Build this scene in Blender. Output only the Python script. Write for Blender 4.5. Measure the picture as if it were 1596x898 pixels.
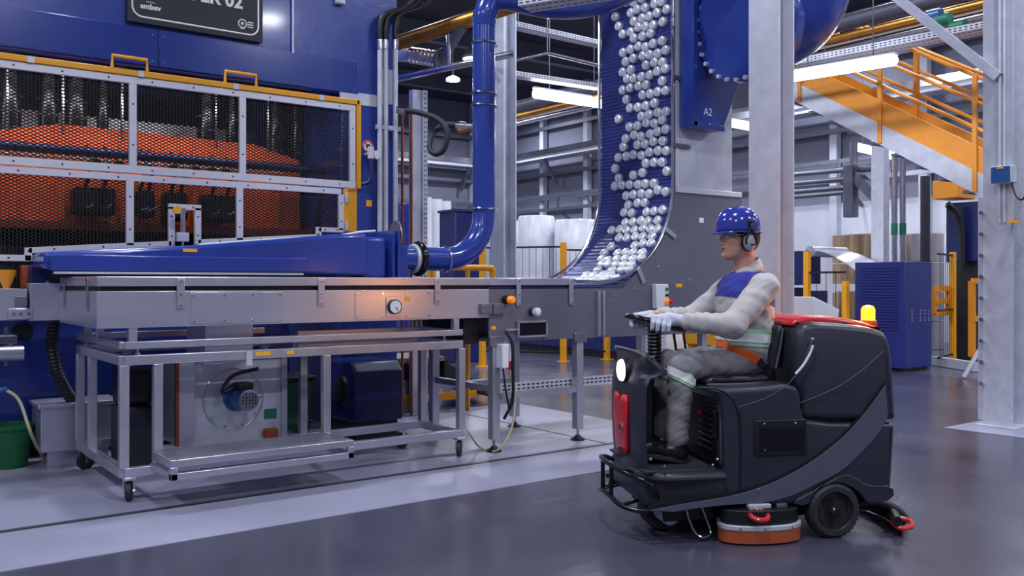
import bpy, bmesh, math, random
import numpy as np
from mathutils import Vector, Matrix
random.seed(7)
for _o in list(bpy.data.objects): bpy.data.objects.remove(_o)
SC = bpy.context.scene
COL = SC.collection
# ------------------------------------------------------------------ camera
# world X runs along the conveyor, Y towards the press, Z up; metres
CAMH, FPX, HOR = 1.35, 1417.0, 440.0
YAW = math.radians(-36.8)
cam = bpy.data.cameras.new('camera'); cam.sensor_width = 36.0; cam.lens = 36.0*FPX/1596.0
cam.shift_y = -(449.0-HOR)/1596.0; cam.clip_end = 200; cam.clip_start = .05
camo = bpy.data.objects.new('camera', cam); COL.objects.link(camo)
camo.location = (0, 0, CAMH); camo.rotation_euler = (math.pi/2, 0, YAW)
SC.camera = camo
# ------------------------------------------------------------------ world, exposure
wd = bpy.data.worlds.new('hall_ambient'); SC.world = wd; wd.use_nodes = True
wd.node_tree.nodes['Background'].inputs[0].default_value = (.45, .52, .9, 1)
wd.node_tree.nodes['Background'].inputs[1].default_value = .10
SC.view_settings.view_transform = 'Standard'; SC.view_settings.look = 'None'
SC.view_settings.gamma = 1.0; SC.view_settings.use_curve_mapping = False
SC.view_settings.exposure = 0.0
LAMP_W = 185.0      # watts of each high bay lamp under the roof
# ------------------------------------------------------------------ pixel -> place helpers
CF = (-math.sin(YAW), math.cos(YAW)); CR = (math.cos(YAW), math.sin(YAW))
def W(px, py, d):
    t = (px-798.0)/FPX
    return Vector((d*(CF[0]+CR[0]*t), d*(CF[1]+CR[1]*t), CAMH-(py-HOR)/FPX*d))
def onY(px, py, Y):
    t = (px-798.0)/FPX; return W(px, py, Y/(CF[1]+CR[1]*t))
def onX(px, py, X):
    t = (px-798.0)/FPX; return W(px, py, X/(CF[0]+CR[0]*t))
def onZ(px, py, z=0.0):
    return W(px, py, (CAMH-z)*FPX/(py-HOR))
# ------------------------------------------------------------------ materials
def lin(c):
    return tuple((v/12.92 if v <= .04045 else ((v+.055)/1.055)**2.4) for v in c)
MATS = {}
def mat(name, rgb, rough=.5, metal=0.0, var=0.0, scale=8.0, bump=0.0, bscale=60.0, coat=0.0, emit=0.0, alpha=1.0, stretch=None, rvar=0.0, trans=0.0):
    m = bpy.data.materials.new(name); m.use_nodes = True
    nt = m.node_tree; b = nt.nodes['Principled BSDF']
    c = lin([v/255.0 for v in rgb])
    b.inputs['Base Color'].default_value = (*c, 1); b.inputs['Roughness'].default_value = rough
    b.inputs['Metallic'].default_value = metal; b.inputs['Coat Weight'].default_value = coat
    b.inputs['Coat Roughness'].default_value = .08
    if trans: b.inputs['Transmission Weight'].default_value = trans
    if alpha < 1: b.inputs['Alpha'].default_value = alpha
    if emit:
        b.inputs['Emission Color'].default_value = (*c, 1); b.inputs['Emission Strength'].default_value = emit
    if var or bump or rvar:
        tc = nt.nodes.new('ShaderNodeTexCoord'); mp = nt.nodes.new('ShaderNodeMapping')
        nt.links.new(tc.outputs['Object'], mp.inputs[0])
        if stretch: mp.inputs['Scale'].default_value = stretch
    if var or rvar:
        nz = nt.nodes.new('ShaderNodeTexNoise'); nz.inputs['Scale'].default_value = scale
        nz.inputs['Detail'].default_value = 6; nz.inputs['Roughness'].default_value = .62
        nt.links.new(mp.outputs[0], nz.inputs['Vector'])
    if var:
        cr = nt.nodes.new('ShaderNodeValToRGB')
        cr.color_ramp.elements[0].position = .3; cr.color_ramp.elements[1].position = .72
        cr.color_ramp.elements[0].color = (*[v*(1-var) for v in c], 1)
        cr.color_ramp.elements[1].color = (*[min(1, v*(1+var)) for v in c], 1)
        nt.links.new(nz.outputs[0], cr.inputs[0]); nt.links.new(cr.outputs[0], b.inputs['Base Color'])
    if rvar:
        mr = nt.nodes.new('ShaderNodeMapRange'); mr.inputs[1].default_value = .3; mr.inputs[2].default_value = .7
        mr.inputs[3].default_value = max(.02, rough-rvar); mr.inputs[4].default_value = min(1, rough+rvar)
        nt.links.new(nz.outputs[0], mr.inputs[0]); nt.links.new(mr.outputs[0], b.inputs['Roughness'])
    if bump:
        n2 = nt.nodes.new('ShaderNodeTexNoise'); n2.inputs['Scale'].default_value = bscale
        n2.inputs['Detail'].default_value = 3
        nt.links.new(mp.outputs[0], n2.inputs['Vector'])
        bp = nt.nodes.new('ShaderNodeBump'); bp.inputs['Strength'].default_value = bump
        bp.inputs['Distance'].default_value = .01
        nt.links.new(n2.outputs[0], bp.inputs['Height']); nt.links.new(bp.outputs[0], b.inputs['Normal'])
    MATS[name] = m
    return m
M = MATS
mat('floor_dark', (70, 70, 86), .24, 0, .12, .7, .008, 9, rvar=.07)
mat('floor_light', (146, 146, 168), .36, 0, .12, 1.1, .01, 12, rvar=.07)
mat('joint', (30, 30, 40), .6)
mat('joint_metal', (120, 120, 135), .35, .8)
mat('wall_panel', (112, 114, 134), .6, 0, .05, 2)
mat('wall_white', (188, 190, 204), .6, 0, .04, 2)
mat('ceiling_dark', (46, 46, 60), .8)
mat('blue', (42, 64, 150), .20, 0, .10, 2.5, .03, 6, coat=.35)
mat('blue_scuff', (46, 68, 156), .24, 0, .16, 6, .12, 14, coat=.3)
mat('navy', (24, 34, 96), .34, 0, .12, 3)
mat('steel', (204, 204, 218), .30, .75, .04, 1.2, 0, 60, rvar=.03, stretch=(1, 1, 7))
mat('steel_dark', (130, 131, 146), .36, .62, .06, 1.5, rvar=.04)
mat('steel_frame', (200, 199, 212), .31, .75, .06, 4, rvar=.04)
mat('galv', (200, 203, 216), .45, .3, .12, 7, .02, 40)
mat('galv_dark', (104, 106, 122), .5, .5, .15, 6)
mat('white_frame', (214, 214, 226), .38, .15, .05, 9)
mat('yellow', (240, 165, 25), .4, 0, .06, 6)
mat('orange', (216, 96, 52), .38, 0, .18, 3.5, .03, 20)
mat('orange_dark', (150, 62, 30), .5, 0, .2, 5)
mat('stair_orange', (236, 150, 40), .45, 0, .08, 3)
mat('black', (18, 18, 24), .45)
mat('black_gloss', (14, 14, 20), .18)
mat('rubber', (42, 42, 50), .6, 0, .15, 30)
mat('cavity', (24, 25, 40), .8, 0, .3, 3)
mat('mesh_black', (7, 7, 11), .6, 0)
mat('white_plastic', (226, 228, 236), .4)
mat('wrap_white', (218, 220, 230), .28, 0, .1, 4, .3, 8)
mat('cup', (244, 245, 250), .2, .4)
mat('belt', (50, 60, 128), .38, .25, .15, 3)
mat('brass', (190, 130, 60), .35, .9, .25, 4)
mat('pipe_shiny', (205, 205, 215), .18, 1.0, .1, 4)
mat('green', (14, 92, 54), .42, 0, .12, 5)
mat('green_label', (20, 110, 84), .5)
mat('red', (205, 30, 44), .32, 0, .05, 4, coat=.3)
mat('motor_blue', (38, 84, 150), .35, 0, .1, 6)
mat('beige_hose', (190, 180, 150), .5)
mat('copper', (150, 80, 55), .4, .6)
mat('sign_black', (18, 20, 38), .4)
mat('print_white', (236, 236, 242), .5)
mat('label_yellow', (248, 176, 30), .5)
mat('wood', (130, 110, 92), .7, 0, .2, 8)
mat('tread', (160, 160, 172), .35, .9, .12, 8)
mat('amber_button', (255, 140, 20), .3, emit=.35)
mat('lamp_tube', (238, 242, 255), .4, emit=14.0)
mat('lamp_tube_dim', (238, 242, 255), .4, emit=8.0)
mat('lamp_case', (200, 202, 212), .5)
mat('body_dark', (46, 47, 60), .36, 0, .08, 6, .06, 240)
mat('body_mid', (84, 86, 104), .40, 0, .06, 6, .06, 240)
mat('body_black', (24, 24, 32), .42, 0, .1, 6)
mat('vinyl', (28, 28, 36), .34, 0, .08, 10, .08, 90)
mat('skirt_orange', (172, 82, 48), .55, 0, .15, 6)
mat('headlight', (250, 252, 255), .3, emit=5.0)
mat('beacon', (255, 84, 10), .3, emit=14.0)
mat('beacon_base', (220, 100, 25), .4)
mat('cloth_grey', (188, 183, 184), .85, 0, .07, 7, .25, 150)
mat('cloth_trouser', (134, 132, 138), .88, 0, .08, 7, .25, 150)
mat('cloth_blue', (44, 50, 150), .8, 0, .08, 8, .2, 150)
mat('reflective', (252, 254, 255), .4, 0)
mat('reflective_green', (176, 232, 190), .5, 0, .05, 20)
mat('skin', (218, 160, 134), .46, 0, .06, 14)
mat('hair', (26, 22, 24), .6)
mat('eye_white', (225, 222, 222), .25)
mat('iris', (30, 20, 16), .15)
mat('lip', (168, 96, 86), .45)
mat('helmet', (48, 60, 150), .16, 0, .03, 4, coat=.5)
mat('muff_grey', (150, 153, 166), .42)
mat('strap_grey', (150, 152, 164), .7)
mat('lens', (235, 240, 250), .05, 0, alpha=.22)
mat('glove', (196, 200, 216), .8, 0, .1, 30, .2, 220)
mat('glove_cuff', (232, 222, 170), .8)
mat('boot', (20, 20, 27), .3, 0, .1, 8, .12, 60)
mat('belt_orange', (236, 104, 42), .6, 0, .06, 20)
mat('sheet_metal', (226, 228, 238), .25, .7)
mat('coil_warm', (206, 176, 140), .3, .9, .3, 3, stretch=(9, 9, .3))
mat('coil_cool', (196, 190, 190), .3, .9, .2, 3, stretch=(9, 9, .3))
mat('pilaster', (178, 180, 196), .6, 0, .04, 2)
mat('blue_dark', (34, 46, 120), .35, 0, .08, 3, .02, 8)
mat('dark_machine', (34, 35, 48), .5, 0, .2, 5)
# ------------------------------------------------------------------ geometry helpers
ORG = {}
class MB:
    def __init__(s): s.v = []; s.f = []
    def add(s, vs, fs):
        o = len(s.v); s.v += [tuple(v) for v in vs]; s.f += [tuple(i+o for i in f) for f in fs]; return s
    def box(s, a, b):
        x0, x1 = sorted((a[0], b[0])); y0, y1 = sorted((a[1], b[1])); z0, z1 = sorted((a[2], b[2]))
        return s.add([(x0,y0,z0),(x1,y0,z0),(x1,y1,z0),(x0,y1,z0),(x0,y0,z1),(x1,y0,z1),(x1,y1,z1),(x0,y1,z1)],
              [(0,3,2,1),(4,5,6,7),(0,1,5,4),(1,2,6,5),(2,3,7,6),(3,0,4,7)])
    def bar(s, p, q, w, h, up=(0, 0, 1)):
        p, q = Vector(p), Vector(q); d = (q-p).normalized(); u = Vector(up)
        if abs(d.dot(u)) > .98: u = Vector((0, 1, 0))
        r = d.cross(u).normalized(); u = r.cross(d).normalized()
        vs = []
        for c in (p, q):
            for (i, j) in ((-1,-1),(1,-1),(1,1),(-1,1)): vs.append(c+r*(w/2*i)+u*(h/2*j))
        return s.add(vs, [(0,1,2,3),(7,6,5,4),(0,4,5,1),(1,5,6,2),(2,6,7,3),(3,7,4,0)])
    def tube(s, pts, r, n=12, cap=True, closed=False, flat=None):
        pts = [Vector(p) for p in pts]; k = len(pts)
        rs = r if isinstance(r, (list, tuple)) else [r]*k
        rings = []; prev = None
        for i in range(k):
            if closed: t = pts[(i+1) % k]-pts[i-1]
            else: t = pts[min(i+1, k-1)]-pts[max(i-1, 0)]
            t.normalize()
            if prev is None:
                a = Vector((0, 0, 1)) if abs(t.z) < .9 else Vector((1, 0, 0))
                nrm = t.cross(a).normalized()
            else:
                nrm = (prev-t*prev.dot(t)).normalized()
            prev = nrm; bn = t.cross(nrm)
            rings.append([pts[i]+(nrm*math.cos(2*math.pi*j/n)+bn*math.sin(2*math.pi*j/n))*rs[i] for j in range(n)])
        vs = [v for rg in rings for v in rg]; fs = []
        for i in range(k if closed else k-1):
            a, b = i*n, ((i+1) % k)*n
            for j in range(n): fs.append((a+j, a+(j+1) % n, b+(j+1) % n, b+j))
        if cap and not closed:
            fs.append(tuple(range(n-1, -1, -1))); fs.append(tuple((k-1)*n+j for j in range(n)))
        return s.add(vs, fs)
    def cyl(s, p, q, r, n=20, r2=None): return s.tube([p, q], [r, r if r2 is None else r2], n)
    def lathe(s, c, axis, prof, n=28):
        """prof: list of (radius, distance along the axis)"""
        c = Vector(c); ax = Vector(axis).normalized()
        a = Vector((0, 0, 1)) if abs(ax.z) < .9 else Vector((1, 0, 0))
        u = ax.cross(a).normalized(); w = ax.cross(u); vs = []; fs = []
        for (r, h) in prof:
            for j in range(n):
                th = 2*math.pi*j/n; vs.append(c+ax*h+(u*math.cos(th)+w*math.sin(th))*max(r, 1e-5))
        for i in range(len(prof)-1):
            for j in range(n):
                fs.append((i*n+j, i*n+(j+1) % n, (i+1)*n+(j+1) % n, (i+1)*n+j))
        fs.append(tuple(range(n-1, -1, -1))); fs.append(tuple((len(prof)-1)*n+j for j in range(n)))
        return s.add(vs, fs)
    def prism(s, poly, fn, t0, t1):
        """poly: 2D points, fn(u, v, t) -> 3D"""
        n = len(poly)
        vs = [fn(u, v, t0) for u, v in poly]+[fn(u, v, t1) for u, v in poly]
        fs = [tuple(range(n)), tuple(range(2*n-1, n-1, -1))]
        for i in range(n): fs.append((i, i+n, (i+1) % n+n, (i+1) % n))
        return s.add(vs, fs)
    def sphere(s, c, r, n=14, m=10, sq=(1, 1, 1)):
        prof = []
        vs = []; fs = []
        for i in range(m+1):
            ph = math.pi*i/m
            for j in range(n):
                th = 2*math.pi*j/n
                vs.append((c[0]+r*sq[0]*math.sin(ph)*math.cos(th), c[1]+r*sq[1]*math.sin(ph)*math.sin(th), c[2]+r*sq[2]*math.cos(ph)))
        for i in range(m):
            for j in range(n): fs.append((i*n+j, (i+1)*n+j, (i+1)*n+(j+1) % n, i*n+(j+1) % n))
        return s.add(vs, fs)
    def torus(s, c, axis, R, r, n=32, k=10, a0=0, a1=2*math.pi):
        c = Vector(c); ax = Vector(axis).normalized()
        a = Vector((0, 0, 1)) if abs(ax.z) < .9 else Vector((1, 0, 0))
        u = ax.cross(a).normalized(); w = ax.cross(u)
        full = abs(a1-a0-2*math.pi) < 1e-6
        pts = [c+(u*math.cos(a0+(a1-a0)*i/n)+w*math.sin(a0+(a1-a0)*i/n))*R for i in range(n if full else n+1)]
        return s.tube(pts, r, k, closed=full)
    def build(s, name, m, parent=None, smooth=None, bevel=0.0, seg=2, top=False):
        me = bpy.data.meshes.new(name); o = bpy.data.objects.new(name, me); COL.objects.link(o)
        vs = s.v
        if parent is not None:
            og = ORG.get(parent, Vector((0, 0, 0))); o.parent = parent; ORG[o] = og
        else:
            A = np.array(vs); og = Vector(((A[:,0].min()+A[:,0].max())/2, (A[:,1].min()+A[:,1].max())/2, A[:,2].min()))
            o.location = og; ORG[o] = og
        me.from_pydata([(v[0]-og[0], v[1]-og[1], v[2]-og[2]) for v in vs], [], s.f)
        bm = bmesh.new(); bm.from_mesh(me); bmesh.ops.remove_doubles(bm, verts=bm.verts, dist=1e-6)
        bmesh.ops.recalc_face_normals(bm, faces=bm.faces); bm.to_mesh(me); bm.free()
        me.materials.append(M[m] if isinstance(m, str) else m)
        if bevel:
            md = o.modifiers.new('bevel', 'BEVEL'); md.width = bevel; md.segments = seg; md.limit_method = 'ANGLE'
            md.angle_limit = math.radians(35); md.harden_normals = False
        if smooth is None: smooth = True
        if smooth:
            me.shade_smooth()
            md2 = me.attributes.get('sharp_edge')
            bm = bmesh.new(); bm.from_mesh(me)
            for e in bm.edges:
                if len(e.link_faces) == 2 and e.calc_face_angle(0) > math.radians(38): e.smooth = False
            bm.to_mesh(me); bm.free()
        return o
def thing(name, label, cat, loc, rz=0.0, group=None):
    o = bpy.data.objects.new(name, None); COL.objects.link(o); o.empty_display_size = .1
    o.location = loc; o.rotation_euler = (0, 0, rz); o['label'] = label; o['category'] = cat
    if group: o['group'] = group
    ORG[o] = Vector(loc) if rz == 0.0 else Vector((0, 0, 0))
    return o
def tag(o, label, cat, group=None, kind=None):
    o['label'] = label; o['category'] = cat
    if group: o['group'] = group
    if kind: o['kind'] = kind
    return o
def struct(o): o['kind'] = 'structure'; return o
def stuff(o): o['kind'] = 'stuff'; return o
def copy_tree(o, parent=None):
    c = o.copy(); COL.objects.link(c)
    if parent: c.parent = parent
    for ch in [x for x in bpy.data.objects if x.parent == o]: copy_tree(ch, c)
    return c
def spline(pts, k=8):
    P = [Vector(p) for p in pts]; P = [P[0]*2-P[1]]+P+[P[-1]*2-P[-2]]; out = []
    for i in range(1, len(P)-2):
        for j in range(k):
            t = j/k; a, b, c, d = P[i-1:i+3]
            out.append(.5*((2*b)+(c-a)*t+(2*a-5*b+4*c-d)*t*t+(3*b-3*c+d-a)*t**3))
    out.append(P[-2]); return out
def text_mesh(body, size, name, m, parent, mtx, depth=.002, bold=0.0):
    cu = bpy.data.curves.new('lettering', 'FONT'); cu.body = body; cu.size = size; cu.extrude = depth; cu.align_x = 'CENTER'
    cu.offset = bold; cu.resolution_u = 3
    to = bpy.data.objects.new('lettering', cu); COL.objects.link(to)
    dg = bpy.context.evaluated_depsgraph_get(); dg.update()
    me = bpy.data.meshes.new_from_object(to.evaluated_get(dg)); bpy.data.objects.remove(to)
    og = ORG.get(parent, Vector((0, 0, 0)))
    me.transform(Matrix.Translation(-og) @ mtx)
    o = bpy.data.objects.new(name, me); COL.objects.link(o); o.parent = parent; ORG[o] = og
    me.materials.clear(); me.materials.append(M[m]); return o
def frame(o, ux, uy, p):
    ux, uy = Vector(ux).normalized(), Vector(uy).normalized(); uz = ux.cross(uy)
    return Matrix(((ux.x, uy.x, uz.x, p[0]), (ux.y, uy.y, uz.y, p[1]), (ux.z, uy.z, uz.z, p[2]), (0, 0, 0, 1)))
def bx(a, b): return MB().box(a, b)
# ================================================================== the hall
RX0, RX1, RY0, RY1, RH = -7.0, 20.0, -7.0, 28.0, 8.0
fl = struct(bx((RX0, RY0, -.1), (RX1, RY1, 0)).build('floor', 'floor_dark', smooth=False)); fl['label'] = 'dark grey glossy epoxy floor of the hall'
bx((RX0, 4.81, 0), (6.1, 5.545, .004)).build('painted_strip', 'floor_light', fl, False)
bx((RX0, 5.615, 0), (6.1, 8.1, .004)).build('painted_field', 'floor_light', fl, False)
bx((RX0, 5.548, 0), (6.1, 5.568, .002)).build('floor_joint', 'joint', fl, False)
bx((RX0, 5.570, 0), (6.1, 5.592, .006)).build('drain_rail', 'joint_metal', fl, False)
bx((RX0, 5.594, 0), (6.1, 5.613, .002)).build('floor_joint', 'joint', fl, False)
bx((5.16, 5.615, .004), (5.185, 8.1, .0055)).build('floor_joint', 'joint', fl, False)
_p = onZ(1500, 672); bx((8.25, 3.55, 0), (10.2, 4.35, .004)).build('painted_patch', 'floor_light', fl, False)
struct(bx((RX0, RY0, RH), (RX1, RY1, RH+.2)).build('ceiling', 'ceiling_dark', smooth=False))
def wall(name, a, b, axis):
    w = struct(bx(a, b).build(name, 'wall_panel', smooth=False)); return w
wb = wall('wall_back', (RX0, RY1, 0), (RX1, RY1+.2, RH), 0)
wr = wall('wall_right', (RX1, RY0, 0), (RX1+.2, RY1, RH), 1)
wall('wall_left', (RX0-.2, RY0, 0), (RX0, RY1, RH), 1)
wall('wall_front', (RX0, RY0-.2, 0), (RX1, RY0, RH), 0)
bx((RX1-.06, RY0, 0), (RX1, RY1, 3.3)).build('lower_cladding', 'wall_white', wr, False)
bx((RX0, RY1-.06, 0), (RX1-.06, RY1, 3.3)).build('lower_cladding', 'wall_white', wb, False)
for k in range(12):                                   # cladding rails and pilasters of the far walls
    y = 27.0-2.3*k; bx((RX1-.25, y-.10, 0), (RX1-.06, y+.10, RH)).build('pilaster', 'pilaster', wr, False)
    x = 19.0-2.3*k
    if x > RX0: bx((x-.10, RY1-.25, 0), (x+.10, RY1-.06, RH)).build('pilaster', 'pilaster', wb, False)
for z in (4.15, 5.0, 6.6):
    bx((RX1-.32, RY0, z), (RX1-.25, RY1, z+.12)).build('wall_rail', 'galv_dark', wr, False)
    bx((RX0, RY1-.32, z), (RX1-.32, RY1-.25, z+.12)).build('wall_rail', 'galv_dark', wb, False)
for k in range(7):
    y = -4+4.8*k
    t = struct(bx((RX0, y-.12, RH-.45), (RX1, y+.12, RH)).build('trim_%d' % (k+1), 'galv_dark', smooth=False))
# shelf-like pipe ledge with brackets high on the far walls
led = thing('pipe_bridge', 'long galvanised pipe bridge on brackets high along the far white wall', 'pipe bridge', (RX1-.9, 12, 5.5))
bx((RX1-.9, -2, 5.5), (RX1-.3, RY1-.3, 5.62)).build('deck', 'galv', led, False)
bx((RX1-.95, -2, 5.62), (RX1-.9, RY1-.3, 5.8)).build('edge', 'pipe_shiny', led, False)
for k in range(9):
    y = RY1-1.2-3.0*k; MB().bar((RX1-.85, y, 5.5), (RX1-.3, y, 4.7), .08, .08).build('bracket', 'galv_dark', led, False)
led = thing('pipe_bridge', 'galvanised pipe bridge on brackets along the rear wall behind the blue riser pipe', 'pipe bridge', (8, RY1-.9, 5.5))
bx((-2, RY1-.9, 5.5), (RX1-1.0, RY1-.3, 5.62)).build('deck', 'galv', led, False)
bx((-2, RY1-.95, 5.62), (RX1-1.0, RY1-.9, 5.8)).build('edge', 'pipe_shiny', led, False)
for k in range(6):
    x = RX1-1.6-3.0*k; MB().bar((x, RY1-.85, 5.5), (x, RY1-.3, 4.7), .08, .08).build('bracket', 'galv_dark', led, False)
lad = thing('cable_ladder', 'dark cable ladder on brackets running along the far wall above the wrapped rolls', 'cable ladder', (RX1-1.0, 14, 3.9))
for dz in (0, .45): MB().bar((RX1-1.0, 2, 3.75+dz), (RX1-1.0, 26, 3.75+dz), .07, .1).build('rail', 'galv_dark', lad, False)
for k in range(9):
    y = 25.5-2.6*k
    MB().bar((RX1-1.0, y, 3.75), (RX1-1.0, y, 4.2), .06, .06).build('rung', 'galv_dark', lad, False)
    MB().bar((RX1-1.0, y, 3.75), (RX1-.1, y, 3.2), .07, .07).build('bracket', 'galv_dark', lad, False)
# ------------------------------------------------------------------ high bay lamps (light the hall)
n = 0
for X in (-3.5, 2.0, 7.5, 13.0, 18.0):
    for Y in (-3.5, 2.0, 7.5, 13.0, 19.0, 24.5):
        n += 1
        t = thing('high_bay_lamp', 'round high bay lamp hanging from the dark hall roof', 'lamp', (X, Y, 7.0), group='high bay lamps under the roof')
        MB().lathe((X, Y, 7.0), (0, 0, 1), [(.30, 0), (.30, .06), (.2, .18), (.1, .32), (.05, .34)], 20).build('housing', 'lamp_case', t)
        MB().lathe((X, Y, 6.985), (0, 0, 1), [(.26, 0), (.26, .012)], 20).build('diffuser', 'lamp_tube_dim', t)
        MB().cyl((X, Y, 7.33), (X, Y, 8.0), .008, 6).build('hanger', 'galv_dark', t)
        L = bpy.data.lights.new('lamp_light', 'AREA'); L.shape = 'DISK'; L.size = .55; L.energy = LAMP_W
        L.color = (.85, .90, 1.0)
        lo = bpy.data.objects.new('lamp_light', L); COL.objects.link(lo); lo.parent = t; lo.location = (0, 0, -.03)
# ------------------------------------------------------------------ fluorescent battens in view
def batten(label, p, q, m='lamp_tube', w=.13):
    p, q = Vector(p), Vector(q); c = (p+q)/2
    t = thing('batten_lamp', label, 'lamp', c)
    d = (q-p).normalized()
    MB().tube([p, p+d*.03, q-d*.03, q], [.03, w/2, w/2, .03], 12).build('diffuser', m, t)
    MB().bar(p+Vector((0, 0, w*.52)), q+Vector((0, 0, w*.52)), w*.5, .03).build('case', 'lamp_case', t)
    for u in (.2, .8): MB().cyl(p.lerp(q, u)+Vector((0, 0, w*.5)), Vector((p.lerp(q, u).x, p.lerp(q, u).y, RH)), .008, 6).build('hanger', 'galv_dark', t)
    L = bpy.data.lights.new('batten_light', 'AREA'); L.shape = 'RECTANGLE'; L.size = (q-p).length; L.size_y = .1; L.energy = 45; L.color = (.92, .95, 1)
    lo = bpy.data.objects.new('batten_light', L); COL.objects.link(lo); lo.parent = t; lo.location = (0, 0, -w*.5-.02)
    lo.rotation_euler = (0, 0, math.atan2(d.y, d.x))
batten('bright tube lamp seen between the blue riser pipe and the cup belt', onY(832, 145, 11.8), onY(948, 163, 11.8), w=.17)
batten('long bright tube lamp in front of the orange stair', onX(1228, 121, 9.6), onX(1398, 93, 9.6))
batten('short bright tube lamp just left of the tall steel column', onY(1128, 190, 13.5), onY(1182, 200, 13.5), w=.18)
batten('bright tube lamp under the stair stringer', onY(1332, 229, 11.0), onY(1392, 243, 11.0), w=.16)
dc = onX(706, 126, 11.0); dl = thing('disc_lamp', 'small round ceiling lamp left of the blue riser pipe', 'lamp', dc)
MB().lathe(dc, (0, 0, 1), [(.15, 0), (.15, .05), (.06, .1)], 18).build('diffuser', 'lamp_tube', dl); MB().cyl(dc+Vector((0, 0, .1)), (dc.x, dc.y, RH), .01, 6).build('hanger', 'galv_dark', dl)
# ------------------------------------------------------------------ steel columns
def hcol(x, y, label, h=RH, fl_w=.26, dep=.17):
    t = thing('steel_column', label, 'column', (x, y, 0))
    bx((x-dep/2, y-fl_w/2, 0), (x-dep/2+.014, y+fl_w/2, h)).build('flange', 'galv', t, False)
    bx((x+dep/2-.014, y-fl_w/2, 0), (x+dep/2, y+fl_w/2, h)).build('flange', 'galv', t, False)
    bx((x-dep/2+.014, y-.006, 0), (x+dep/2-.014, y+.006, h)).build('web', 'galv', t, False)
    bx((x-dep/2-.06, y-fl_w/2-.05, 0), (x+dep/2+.06, y+fl_w/2+.05, .02)).build('base_plate', 'galv', t, False)
    return t
hcol(5.32, 4.05, 'tall galvanised steel column right behind the driver')
c3 = hcol(8.80, 4.05, 'steel column at the right edge carrying a blue control box', fl_w=.27, dep=.3)
hcol(6.92, 9.44, 'galvanised steel column between the blue riser pipe and the cup belt', fl_w=.3, dep=.2)
# ================================================================== the press
pr = thing('stamping_press', 'huge blue stamping press with orange crown behind mesh guards', 'press', (1.5, 9.0, 0))
bx((-3.0, 7.6, 3.08), (4.32, 10.6, 5.6)).build('upper_housing', 'blue_scuff', pr, bevel=.015)
for x0, x1 in ((-3.0, .55), (.56, 2.105), (2.115, 3.9)):
    fp = bx((x0, 7.585, 3.09), (x1, 7.6, 3.385)).build('fascia_panel', 'blue', pr, bevel=.004)
    for xx in (x0+.04, x1-.04):
        for z in (3.13, 3.34): MB().lathe((xx, 7.585, z), (0, -1, 0), [(.008, 0), (.006, .005)], 8).build('bolt', 'steel_dark', fp)
bx((3.74, 7.6, 0), (4.32, 9.2, 3.08)).build('column', 'blue', pr, bevel=.012)
bx((-3.0, 7.6, 0), (-2.3, 9.2, 3.08)).build('column', 'blue', pr, bevel=.012)
bx((-3.0, 7.75, .22), (3.3, 10.4, 1.35)).build('base', 'blue', pr, bevel=.01)
bx((-3.0, 7.9, 0), (3.3, 10.3, .22)).build('plinth', 'black', pr)
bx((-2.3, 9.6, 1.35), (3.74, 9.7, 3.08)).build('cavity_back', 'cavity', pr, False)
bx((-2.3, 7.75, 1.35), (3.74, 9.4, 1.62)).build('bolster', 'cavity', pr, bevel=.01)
bx((-2.3, 8.9, 2.60), (3.4, 9.5, 2.86)).build('slide', 'galv', pr, bevel=.01)
cr = MB().prism([(-2.2, 1.84), (3.65, 1.84), (3.65, 2.53), (3.2, 2.65), (1.53, 2.67), (1.08, 2.58), (-2.2, 2.5)], lambda u, v, t: (u, t, v), 8.3, 9.2).build('crown', 'orange', pr, bevel=.02)
bx((-2.2, 8.22, 1.78), (3.85, 8.95, 1.86)).build('crown_flange', 'orange_dark', cr, bevel=.008)
for px in (20, 95, 190, 245, 303, 372, 430):
    p = onY(px, 300, 8.25); bx((p.x-.025, 8.22, 1.86), (p.x+.025, 8.3, 2.52)).build('rib', 'orange', cr, bevel=.006)
bx((-2.2, 8.24, 2.47), (3.6, 8.3, 2.5)).build('lip', 'orange', cr, bevel=.006)
for (a, b, c, d) in ((110, 292, 177, 338), (207, 297, 236, 341), (252, 300, 288, 346), (310, 304, 365, 348)):
    p, q = onY(a, b, 8.18), onY(c, d, 8.18)
    cv = bx((p.x, 8.06, q.z), (q.x, 8.24, p.z)).build('motor_cover', 'black', pr, bevel=.035, seg=4)
    for u in (.3, .72):
        x = p.x+(q.x-p.x)*u
        MB().tube(spline([(x, 8.14, p.z-.02), (x+.02, 8.1, p.z+.1), (x+.05, 8.16, p.z+.24), (x+.03, 8.22, p.z+.36)], 6), .016, 8).build('cable', 'black', cv)
        MB().torus((x, 8.055, (p.z+q.z)/2), (0, 1, 0), .05, .008, 14, 6, .3, 1.9).build('handle', 'galv', cv)
for px, w in ((15, .09), (75, .08), (118, .09), (160, .05), (322, .09), (362, .06), (430, .08), (462, .05), (500, .05)):
    p = onY(px, 150, 8.45)
    cy = MB().cyl((p.x, 8.45, 2.5), (p.x, 8.45, 3.08), w, 16).build('cylinder', 'black_gloss', pr)
    for z in (2.62, 2.75, 2.88): MB().torus((p.x, 8.45, z), (0, 0, 1), w, .008, 16, 6).build('ring', 'steel_dark', cy)
for px in (12, 98, 190, 337, 418):
    p = onY(px, 150, 8.2); MB().cyl((p.x, 8.2, 2.56), (p.x, 8.2, 3.05), .012, 8).build('guide_rod', 'pipe_shiny', pr)
ra = MB().cyl((-2.3, 7.95, 2.405), (3.74, 7.95, 2.405), .036, 14).build('cross_tube', 'navy', pr)
MB().cyl((-.2, 7.93, 2.345), (3.3, 7.93, 2.345), .010, 8).build('air_line', 'galv', pr)
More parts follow.
